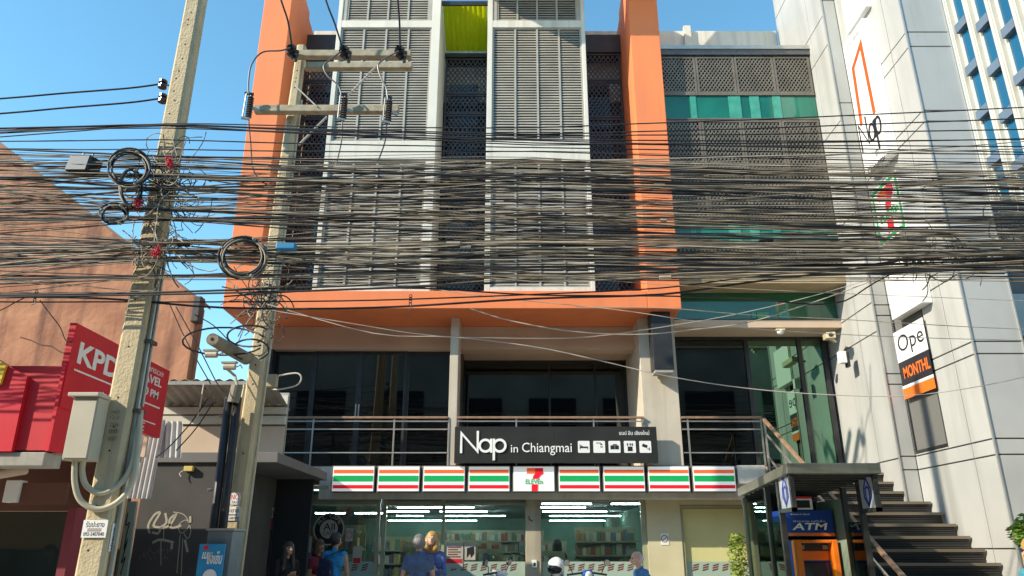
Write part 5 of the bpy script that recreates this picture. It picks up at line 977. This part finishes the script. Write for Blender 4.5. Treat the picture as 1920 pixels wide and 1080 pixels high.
tangle('wire_tangle', 'tangle of thin wires on the second pole above the stub beam', (490, 560), (22, 50), 60, (10.6, 10.95), [M_cbl, M_cbd], 4, .008)
tangle('wire_tangle', 'dark splice knot on the lowest trunk cables at right', (1722, 485), (16, 8), 22, (7.4, 7.7), [M_cbl, M_cbd, M_cbg], 5)
tangle('wire_tangle', 'second splice knot on the trunk cables near the right edge', (1812, 478), (14, 8), 18, (7.4, 7.7), [M_cbl, M_cbd, M_cbg], 6)
tangle('wire_tangle', 'messy wire bunch over the hotel foot at the right edge', (1900, 430), (36, 26), 22, (7.5, 8.0), [M_cbl, M_cbd], 8)
q = [P(1690, 487, 7.5), P(1725, 483, 7.5), P(1770, 478, 7.5), P(1815, 476, 7.5), P(1850, 480, 7.5)]; MB().tube(smooth_path(q, 4), [.02]+[.035]*15+[.02], 8).build('splice_sleeve', M_cbl, label='thick black splice sleeve lying on the cables at right', cat='splice', smooth=True)
for k, pts in enumerate(([(1715,490),(1740,515),(1768,528),(1785,520),(1792,495)], [(1740,485),(1755,500),(1765,512)], [(1830,482),(1836,500),(1840,512)])): MB().tube(smooth_path([P(x, y, 7.5) for x, y in pts], 4), .006, 5).build('loose_wire', M_cbl, label=['long loose loop of wire below the right splice knot', 'short loose wire end below the right splice knot', 'loose wire end below the second splice knot'][k], cat='cable')
M_tie = mat('red_ribbon', (.62,.015,.04), (.5,.012,.03), 10, .6)
for i, (x, y) in enumerate(((318, 303), (260, 380), (293, 469))):
    rr = random.Random(i); mb = MB(); q = P(x, y, 7.2)
    for k in range(26):
        a = q+Vector((rr.gauss(0, .020), rr.uniform(-.03, .03), rr.gauss(-.01, .034))); w_ = rr.uniform(.012, .022); p_ = rr.uniform(0, 6); mb.tube([a+Vector((w_*math.cos(p_+j*.9), w_*.6*math.sin(j*1.3+p_), w_*math.sin(p_+j*.9)-.006*j*rr.random())) for j in range(6)], .0045, 5)
    mb.build('red_tie', M_tie, label='bright red tie bundle on the cables at the near pole, '+['upper right one', 'middle left one', 'lowest one'][i], cat='cable tie')
for k, (x, y) in enumerate(((68, 547), (770, 555))):
    q = P(x, y, 7.4); t = thing('cable_hanger', ['small wire clip gathering the low cables at far left', 'small chain hook hanging from the low cables over the ledge'][k], 'cable hanger', q); mb = MB()
    for j in range(4): mb.tube([q+Vector((.014*math.cos(a), .004, -.03*j+.02*math.sin(a))) for a in [6.28*i/10 for i in range(11)]], .004, 5, caps=False)
    mb.build('links', M_ins, t); MB().tube(smooth_path([q+Vector((0, 0, -.1)), q+Vector((.02, 0, -.13)), q+Vector((-.02, 0, -.15))], 3), .005, 5).build('hook', M_galv, t)
for k, pts in enumerate(([(75,563),(95,590),(112,612),(122,636),(130,640)], [(60,552),(30,566),(0,582),(-60,600)], [(365,590),(400,610),(430,640)])): MB().tube(smooth_path([P(x, y, 7.6) for x, y in pts], 4), .006, 5).build('loose_wire', M_cbl, label=['loose wire hanging from the clip over the gable wall', 'wire sloping down to the left edge from the clip', 'short wire dropping towards the stub beam'][k], cat='cable')
for k, pts in enumerate(([(398,735),(360,790),(320,835),(292,858)], [(405,745),(370,800),(330,845)], [(382,720),(372,775),(363,790)], [(330,575),(372,650),(405,715),(420,735)], [(318,570),(350,640),(395,720)])): MB().tube(smooth_path([P(x, y, 10.6) for x, y in pts], 4), .009, 5).build('service_wire', [M_cbl, M_cbl, M_cbw, M_cbl, M_cbl][k], label=['black wire running down to the kiosk roof', 'second black wire running down to the kiosk roof', 'white wire hanging in front of the shutter', 'wire rising past the lean-to roof to the band', 'second wire rising past the lean-to roof'][k], cat='cable')
# ================================================================== PEOPLE
SKIN = mat('skin', (.45,.25,.16), (.40,.21,.13), 6, .5); SKIN2 = mat('skin_pale', (.58,.36,.27), (.52,.30,.22), 6, .5); SKIN3 = mat('skin_tan', (.34,.18,.10), (.29,.15,.085), 6, .5)
def capsule(mb, p0, p1, r0, r1, sq=1.0):
    p0, p1 = Vector(p0), Vector(p1); d = p1-p0; L_ = d.length; d = d.normalized() if L_ > 1e-6 else Vector((0, 0, 1)); pts, rr = [], []
    for k in range(5): a = math.pi/2*(1-k/4.); pts.append(p0-d*(r0*math.sin(a))); rr.append(max(.001, r0*math.cos(a)))
    for k in range(5): a = math.pi/2*k/4.; pts.append(p1+d*(r1*math.sin(a))); rr.append(max(.001, r1*math.cos(a)))
    v0 = len(mb.v); mb.tube(pts, rr, 10)
    if sq != 1.0:
        my = (p0.y+p1.y)/2
        for i in range(v0, len(mb.v)): v = mb.v[i]; mb.v[i] = (v[0], my+(v[1]-my)*sq, v[2])
def remesh(mb, vox, smooth=4):
    me = mb.mesh('tmp'); o = bpy.data.objects.new('tmp', me); COL.objects.link(o)
    m = o.modifiers.new('r', 'REMESH'); m.mode = 'VOXEL'; m.voxel_size = vox; s = o.modifiers.new('s', 'SMOOTH'); s.factor = .5; s.iterations = smooth
    dg = bpy.context.evaluated_depsgraph_get(); out = bpy.data.meshes.new_from_object(o.evaluated_get(dg)); bpy.data.objects.remove(o); bpy.data.meshes.remove(me); return out
def person(label, px, py_top, Y, face, height_to, cols, arms, hair='short', hair_mat=None, lean=0, headpitch=0, headyaw=0, skin=SKIN, sleeve='short', base=GZ, extra=None, pos=None, stance=.1, face_detail=True):
    X = pos if pos is not None else XP(px, py_top, Y)
    H_ = (ZP(py_top, Y) if height_to is None else height_to)-base
    prim = []
    A = lambda p0, p1, r0, r1, tg, sq=1.0: prim.append((Vector(p0), Vector(p1), r0, r1, tg, sq))
    Rl = Matrix.Rotation(math.radians(-lean), 3, 'X'); hip = Vector((0, 0, .95))
    up = lambda p: hip+(Rl.inverted() @ (Vector(p)-hip)) if lean else Vector(p)
    A((-.085, 0, .93), (.085, 0, .93), .115, .115, 'pants', .95)
    for s in (-1, 1):
        A((s*.09, 0, .88), (s*stance, -.015, .50), .085, .058, 'pants'); A((s*stance, -.015, .50), (s*stance, .02, .10), .056, .038, 'pants'); A((s*stance, .03, .05), (s*(stance+.015), -.15, .035), .042, .035, 'shoe')
    A(up((0, 0, 1.0)), up((0, -.01, 1.2)), .135, .135, 'shirt', .82); A(up((-.085, 0, 1.29)), up((.085, 0, 1.29)), .125, .125, 'shirt', .85); A(up((-.155, .005, 1.405)), up((.155, .005, 1.405)), .062, .062, 'shirt'); A(up((0, .01, 1.39)), up((0, .005, 1.47)), .085, .058, 'shirt')
    A(up((0, .003, 1.45)), up((0, -.012, 1.555)), .052, .05, 'skin')
    Hc = up((0, -.015, 1.635)); Rh = Matrix.Rotation(math.radians(headyaw), 3, 'Z') @ Matrix.Rotation(math.radians(headpitch+lean*.6), 3, 'X')
    hp = lambda p: Hc+Rh @ Vector(p)
    A(hp((0, .01, .025)), hp((0, .02, .03)), .092, .092, 'skin'); A(hp((0, -.03, -.02)), hp((0, -.045, -.06)), .068, .048, 'skin'); A(hp((0, -.10, -.005)), hp((0, -.118, -.03)), .012, .017, 'skin')
    for s in (-1, 1): A(hp((s*.088, .01, .005)), hp((s*.09, .012, -.03)), .018, .014, 'skin')
    for s, (el, wr) in zip((-1, 1), arms):
        sh = up((s*.185, .0, 1.40)); e = up(el); w = up(wr)
        A(sh, e, .052, .040, 'shirt' if sleeve == 'long' else 'sleeve'); A(e, w, .039, .027, 'shirt' if sleeve == 'long' else 'skin')
        d = (w-e).normalized(); sd = Vector((1, 0, 0)) if abs(d.x) < .8 else Vector((0, 1, 0)); sd = (sd-d*sd.dot(d)).normalized(); nn = d.cross(sd)
        A(w+d*.02-sd*.018, w+d*.085-sd*.022, .019, .016, 'skin'); A(w+d*.02+sd*.018, w+d*.085+sd*.022, .019, .016, 'skin')
        for k, (o_, l_) in enumerate(((-.033, .06), (-.011, .072), (.011, .068), (.033, .052))): b_ = w+d*.095+sd*o_; m_ = b_+d*l_*.55+nn*.008; A(b_, m_, .0095, .009, 'skin'); A(m_, m_+d*l_*.4+nn*.022, .009, .0078, 'skin')
        A(w+d*.03-sd*.035, w+d*.07-sd*.062, .012, .010, 'skin'); A(w+d*.07-sd*.062, w+d*.10-sd*.06+nn*.012, .010, .009, 'skin')
    k = H_/1.755; ang = Matrix.Rotation(math.radians(face), 3, 'Z'); tr = lambda p: Vector((X, Y, base))+ang @ (Vector(p)*k)
    mb = MB()
    for (a, b, r0, r1, tg, sq) in prim: capsule(mb, a, b, r0, r1, sq)
    me = remesh(mb, .0095, 3); n = len(me.polygons); cen = np.zeros(n*3); me.polygons.foreach_get('center', cen); cen = cen.reshape(-1, 3); best = np.full(n, 1e9); idx = np.zeros(n, int); tags = ['skin', 'shirt', 'pants', 'shoe']
    for (a, b, r0, r1, tg, sq) in prim:
        a_, b_ = np.array(a), np.array(b); ab = b_-a_; t_ = np.clip(((cen-a_) @ ab)/max(1e-9, ab @ ab), 0, 1); dd = np.linalg.norm(cen-a_-t_[:, None]*ab, axis=1)-(r0+(r1-r0)*t_)
        ti = np.full(n, tags.index(tg)) if tg != 'sleeve' else np.where(t_ < (.62 if sleeve == 'short' else .08), 1, 0)
        ok = dd < best; best[ok] = dd[ok]; idx[ok] = ti[ok]
    co = np.zeros(len(me.vertices)*3); me.vertices.foreach_get('co', co); co = co.reshape(-1, 3)*k @ np.array(ang.transposed()) + np.array((X, Y, base)); me.vertices.foreach_set('co', co.ravel()); me.update()
    root = thing('person', label, 'person', (X, Y, base)); me.materials.clear()
    for m in (skin, cols[0], cols[1], cols[2]): me.materials.append(m)
    me.polygons.foreach_set('material_index', idx.tolist()); link('body', me, None, root, smooth=True)
    if hair:
        hb = MB()
        def ell(c, r): c2 = hp(c); hb.sphere((0, 0, 0), r, 14, 10); n0 = len(hb.v)-(14*9+2); 
        def cap(a, b, r0, r1): capsule(hb, hp(a), hp(b), r0, r1)
        if hair in ('short', 'thin'): cap((0, .012, .055), (0, .045, .035), .092, .09); cap((-.035, .03, .0), (.035, .03, .0), .078, .078); cap((0, .06, -.03), (0, .055, -.05), .05, .045)
        elif hair == 'bald': cap((-.03, .05, .0), (.03, .05, .0), .072, .072); cap((0, .065, -.035), (0, .06, -.05), .05, .045)
        elif hair == 'bob':
            cap((0, .015, .055), (0, .04, .03), .10, .10)
            for s in (-1, 1): cap((s*.06, .0, .02), (s*.075, .0, -.13), .055, .05); cap((s*.04, .05, .0), (s*.05, .06, -.15), .06, .05)
            cap((0, .07, -.02), (0, .07, -.15), .06, .055)
        elif hair == 'long':
            cap((0, .015, .055), (0, .04, .03), .10, .10)
            for s in (-1, 1): cap((s*.058, .005, .02), (s*.085, .015, -.22), .055, .05); cap((s*.085, .015, -.22), (s*.09, .0, -.36), .05, .03)
            cap((0, .065, -.02), (0, .10, -.36), .075, .05)
        for i in range(40):
            pass
        hm = remesh(hb, .011, 2); co = np.zeros(len(hm.vertices)*3); hm.vertices.foreach_get('co', co); co = co.reshape(-1, 3); rr = np.random.default_rng(3); co += .0035*np.sin(co[:, [0]]*160+co[:, [2]]*60)*np.array([[0, 1, .3]]); co = co*k @ np.array(ang.transposed())+np.array((X, Y, base)); hm.vertices.foreach_set('co', co.ravel()); hm.update(); hm.materials.clear(); link('hair', hm, hair_mat, root, smooth=True)
    if face_detail:
        for s in (-1, 1): MB().sphere(tr(hp((s*.032, -.082, .008))), .0105*k, 8, 6).build('eye', M_letterk, root, smooth=True)
        MB().bar(tr(hp((-.022, -.0935, -.058))), tr(hp((.022, -.0935, -.058))), .006, .007).build('mouth', mat('lips', (.36,.10,.08), rough=.5), root)
    if extra: extra(root, tr, up, hp, k)
    return root
CL = lambda n, c, c2=None: mat('cloth_'+n, c, c2 or tuple(v*.72 for v in c), 9, .9, 1.0, 15)
K_ = CL('black', (.012,.012,.014)); JE = CL('jeans', (.05,.07,.13)); KH = CL('khaki', (.22,.18,.12)); SHOE = CL('shoe', (.05,.045,.04))
HB = mat('hair_black', (.012,.010,.009), (.022,.018,.015), 30, .5, streak=.8, scol=(.05,.045,.04), sscale=(120, 120, 9)); HG = mat('hair_grey', (.30,.29,.27), (.20,.19,.18), 40, .6, streak=.9, scol=(.10,.095,.09), sscale=(120, 120, 9)); HW = mat('hair_white', (.55,.53,.50), (.45,.43,.4), 40, .6, streak=.8, scol=(.28,.27,.25), sscale=(120, 120, 9)); HBL = mat('hair_blonde', (.50,.32,.10), (.38,.22,.06), 40, .5, streak=.9, scol=(.20,.10,.03), sscale=(120, 120, 9)); HBR = mat('hair_brown', (.07,.035,.02), (.05,.025,.015), 30, .5)
hang = [((-.25, .0, 1.12), (-.25, -.10, .88)), ((.25, .0, 1.12), (.25, -.10, .88))]
fold = [((-.24, -.05, 1.13), (-.10, -.24, 1.08)), ((.24, -.05, 1.13), (.08, -.26, 1.10))]
phone = [((-.22, -.08, 1.13), (-.06, -.25, 1.20)), ((.22, -.08, 1.13), (.07, -.25, 1.20))]
person('person in black with long black hair looking down at the left of the cafe window', 540, 1017, 12.6, 40, None, (K_, K_, SHOE), phone, 'long', HB, 4, -12, 0, SKIN, 'long')
person('person in a maroon top with dark bobbed hair turned to the right', 597, 1013, 13.3, 62, None, (CL('maroon', (.16,.015,.03)), JE, SHOE), fold, 'bob', HBR, 2, 0, 0, SKIN3, 'short')
def bag(root, tr, up, hp, k):
    b = MB(); b.hexa([tr(up((-.02, .13, 1.30))), tr(up((.21, .10, 1.36))), tr(up((.23, .12, .88))), tr(up((-.10, .16, .90)))], (tr((0, .10, 0))-tr((0, 0, 0)))); b.build('shoulder_bag', CL('navy', (.012,.018,.06)), root, bevel=.03)
    m = MB(); q = [tr(up(p)) for p in ((.17, .12, 1.32), (.05, .135, 1.38), (-.10, .09, 1.45), (-.15, .02, 1.475), (-.13, -.08, 1.44))]; 
    s = smooth_path(q, 4)
    for a, b2 in zip(s[:-1], s[1:]): m.bar(a, b2, .012, .045, (0, 1, 0))
    m.build('strap', MATS['cloth_navy'], root)
person('person in a bright blue sleeveless top with a navy shoulder bag, seen from behind', 630, 1000, 13.0, 172, None, (CL('blue', (.03,.28,.60)), JE, SHOE), hang, 'short', HB, 2, 5, -35, SKIN, 'none', extra=bag)
person('grey haired man in a slate blue t-shirt seen from behind at the store door', 786, 1003, 11.4, 183, None, (CL('slate', (.10,.15,.27)), KH, SHOE), fold, 'short', HG, 3, -14, 0, SKIN2, 'short')
def shirtdots(root, tr, up, hp, k): pass
person('blonde woman in a blue cardigan facing the grey haired man at the store door', 810, 998, 12.0, 8, None, (CL('cardigan', (.10,.16,.40)), JE, SHOE), phone, 'bob', HBL, 4, -22, -8, SKIN2, 'long')
person('balding white haired man in a blue shirt bending forward near the parked scooters', 1212, 1030, 10.6, -72, None, (CL('lightblue', (.06,.20,.42)), KH, SHOE), fold, 'bald', HW, 16, -10, 0, SKIN2, 'short')
def shades(root, tr, up, hp, k):
    m = MB()
    for s in (-1, 1): m.sphere(tr(hp((s*.036, -.094, .012))), (.012*k, .026*k, .021*k), 10, 8)
    m.bar(tr(hp((-.02, -.105, .018))), tr(hp((.02, -.105, .018))), .006, .006)
    for s in (-1, 1): m.bar(tr(hp((s*.06, -.09, .018))), tr(hp((s*.088, .02, .015))), .005, .008)
    m.build('sunglasses', M_ins, root)
person('woman in dark sunglasses walking in at the right picture edge', 1932, 1012, 7.2, -78, None, (CL('teal', (.05,.25,.30)), JE, SHOE), hang, 'bob', HBL, 0, 0, 0, SKIN2, 'short', extra=shades)
person('shopper in a maroon shirt seen through the glass right of the pillar', 1045, 1012, 18.6, 175, None, (CL('plum', (.24,.02,.09)), K_, SHOE), fold, 'bob', HB, 0, -8, 0, SKIN, 'short', face_detail=False)
person('shopper in dark clothes seen through the glass beside the packet rack', 1106, 1012, 19.2, 160, None, (K_, K_, SHOE), fold, 'short', HB, 0, -8, 0, SKIN3, 'short', face_detail=False)
person('person in a dark green shirt behind the glass of the left shop', 96, 1022, 10.6, 20, None, (CL('green', (.05,.10,.06)), K_, SHOE), fold, 'short', HB, 0, 0, 0, SKIN3, 'short')
# ================================================================== SCOOTERS
def scooter(px, Y, rz, label, colr, helmet=False):
    X = XP(px, 1060, Y); t = thing('motor_scooter', label, 'scooter', (X, Y, GZ), 'scooters parked at the kerb'); Rm = Matrix.Rotation(math.radians(rz), 3, 'Z')
    g = lambda p: Vector((X, Y, GZ))+Rm @ Vector(p)              # local: front towards -Y
    body = mat('scooter_'+label[:6].strip(), colr, rough=.25, coat=.4)
    for y in (-.62, .60):
        w = MB(); pts = [g((0, y+.235*math.cos(a), .28+.235*math.sin(a))) for a in [2*math.pi*i/24 for i in range(25)]]; w.tube(pts, .045, 8, caps=False); wh = w.build('wheel', M_ins, t, smooth=True)
        h = MB(); h.tube([g((-.03, y, .28)), g((.03, y, .28))], .19, 18); h.build('rim', M_galv, wh)
    MB().hexa([g(p) for p in ((-.17,-.48,.35),(.17,-.48,.35),(.20,-.36,.95),(-.20,-.36,.95))], Rm @ Vector((0,.05,.02))).build('leg_shield', body, t, bevel=.02)
    MB().bar(g((0,-.62,.28)), g((0,-.40,.98)), .07, .07).build('fork', M_galv, t); MB().hexa([g(p) for p in ((-.06,-.86,.40),(.06,-.86,.40),(.07,-.62,.56),(-.07,-.62,.56))], Rm @ Vector((0,.05,.05))).build('mudguard', body, t, bevel=.02)
    MB().box(0,0,0,0,0,0) if False else None
    MB().hexa([g(p) for p in ((-.15,-.36,.33),(.15,-.36,.33),(.15,.12,.33),(-.15,.12,.33))], Vector((0,0,.06))).build('floorboard', M_black, t)
    MB().hexa([g(p) for p in ((0,.08,.36),(0,.85,.52),(0,.92,.72),(0,.12,.74))], Rm @ Vector((.30,0,0))).build('rear_body', body, t, bevel=.05).location = Rm @ Vector((-.15,0,0))
    MB().hexa([g(p) for p in ((-.13,.10,.76),(.13,.10,.76),(.12,.78,.80),(-.12,.78,.80))], Vector((0,0,.08))).build('seat', M_black, t, bevel=.03)
    MB().tube([g((-.33,-.28,1.0)), g((-.12,-.36,1.03)), g((.12,-.36,1.03)), g((.33,-.28,1.0))], .017, 8).build('handlebar', M_ins, t)
    MB().hexa([g(p) for p in ((-.11,-.46,.94),(.11,-.46,.94),(.09,-.34,1.08),(-.09,-.34,1.08))], Rm @ Vector((0,.10,0))).build('headlamp_cowl', body, t, bevel=.03); MB().sphere(g((0,-.45,1.0)), .06).build('headlamp', M_signwhite, t, smooth=True)
    for s in (-1, 1):
        st = MB().tube([g((s*.24,-.31,1.02)), g((s*.28,-.34,1.12)), g((s*.33,-.32,1.17))], .008, 6).build('mirror_stem', M_ins, t)
        c = g((s*.34,-.32,1.19)); n = Rm @ Vector((0,.02,.004)); MB().tube([c-n, c+n], .052, 16).build('mirror', M_ins, st); MB().tube([c+n, c+n*1.1], .047, 16).build('mirror_glass', mat('mirror_silver', (.75,.80,.85), rough=.03, metal=1.0), st); MB().tube([c-n*1.1, c-n], .047, 16).build('mirror_back', M_galv, st)
    if helmet: return g((-.34,-.30,1.22))
scooter(904, 13.4, 55, 'silver scooter with round mirrors parked left of the store pillar', (.35,.36,.38))
hpz = scooter(1094, 13.3, 5, 'blue scooter with a white helmet hung on its mirror', (.04,.12,.35), True)
q = P(1043, 1062, 13.2); t = thing('helmet', 'white open helmet with a dark visor hanging on a scooter mirror', 'helmet', q)
b = MB(); b.sphere(q, (.145, .165, .150), 18, 12); o = b.build('shell', mat('helmet_white', (.80,.80,.80), rough=.25, coat=.5), t, smooth=True)
v = MB(); v.sphere(q+Vector((-.02, -.035, -.035)), (.134, .150, .095), 18, 12); v.build('visor', mat('visor_dark', (.015,.016,.02), rough=.08), t, smooth=True)
MB().tube([q+Vector((-.10, -.05, -.13)), q+Vector((0, -.09, -.2)), q+Vector((.10, -.05, -.13))], .01, 6).build('chin_strap', M_black, t)
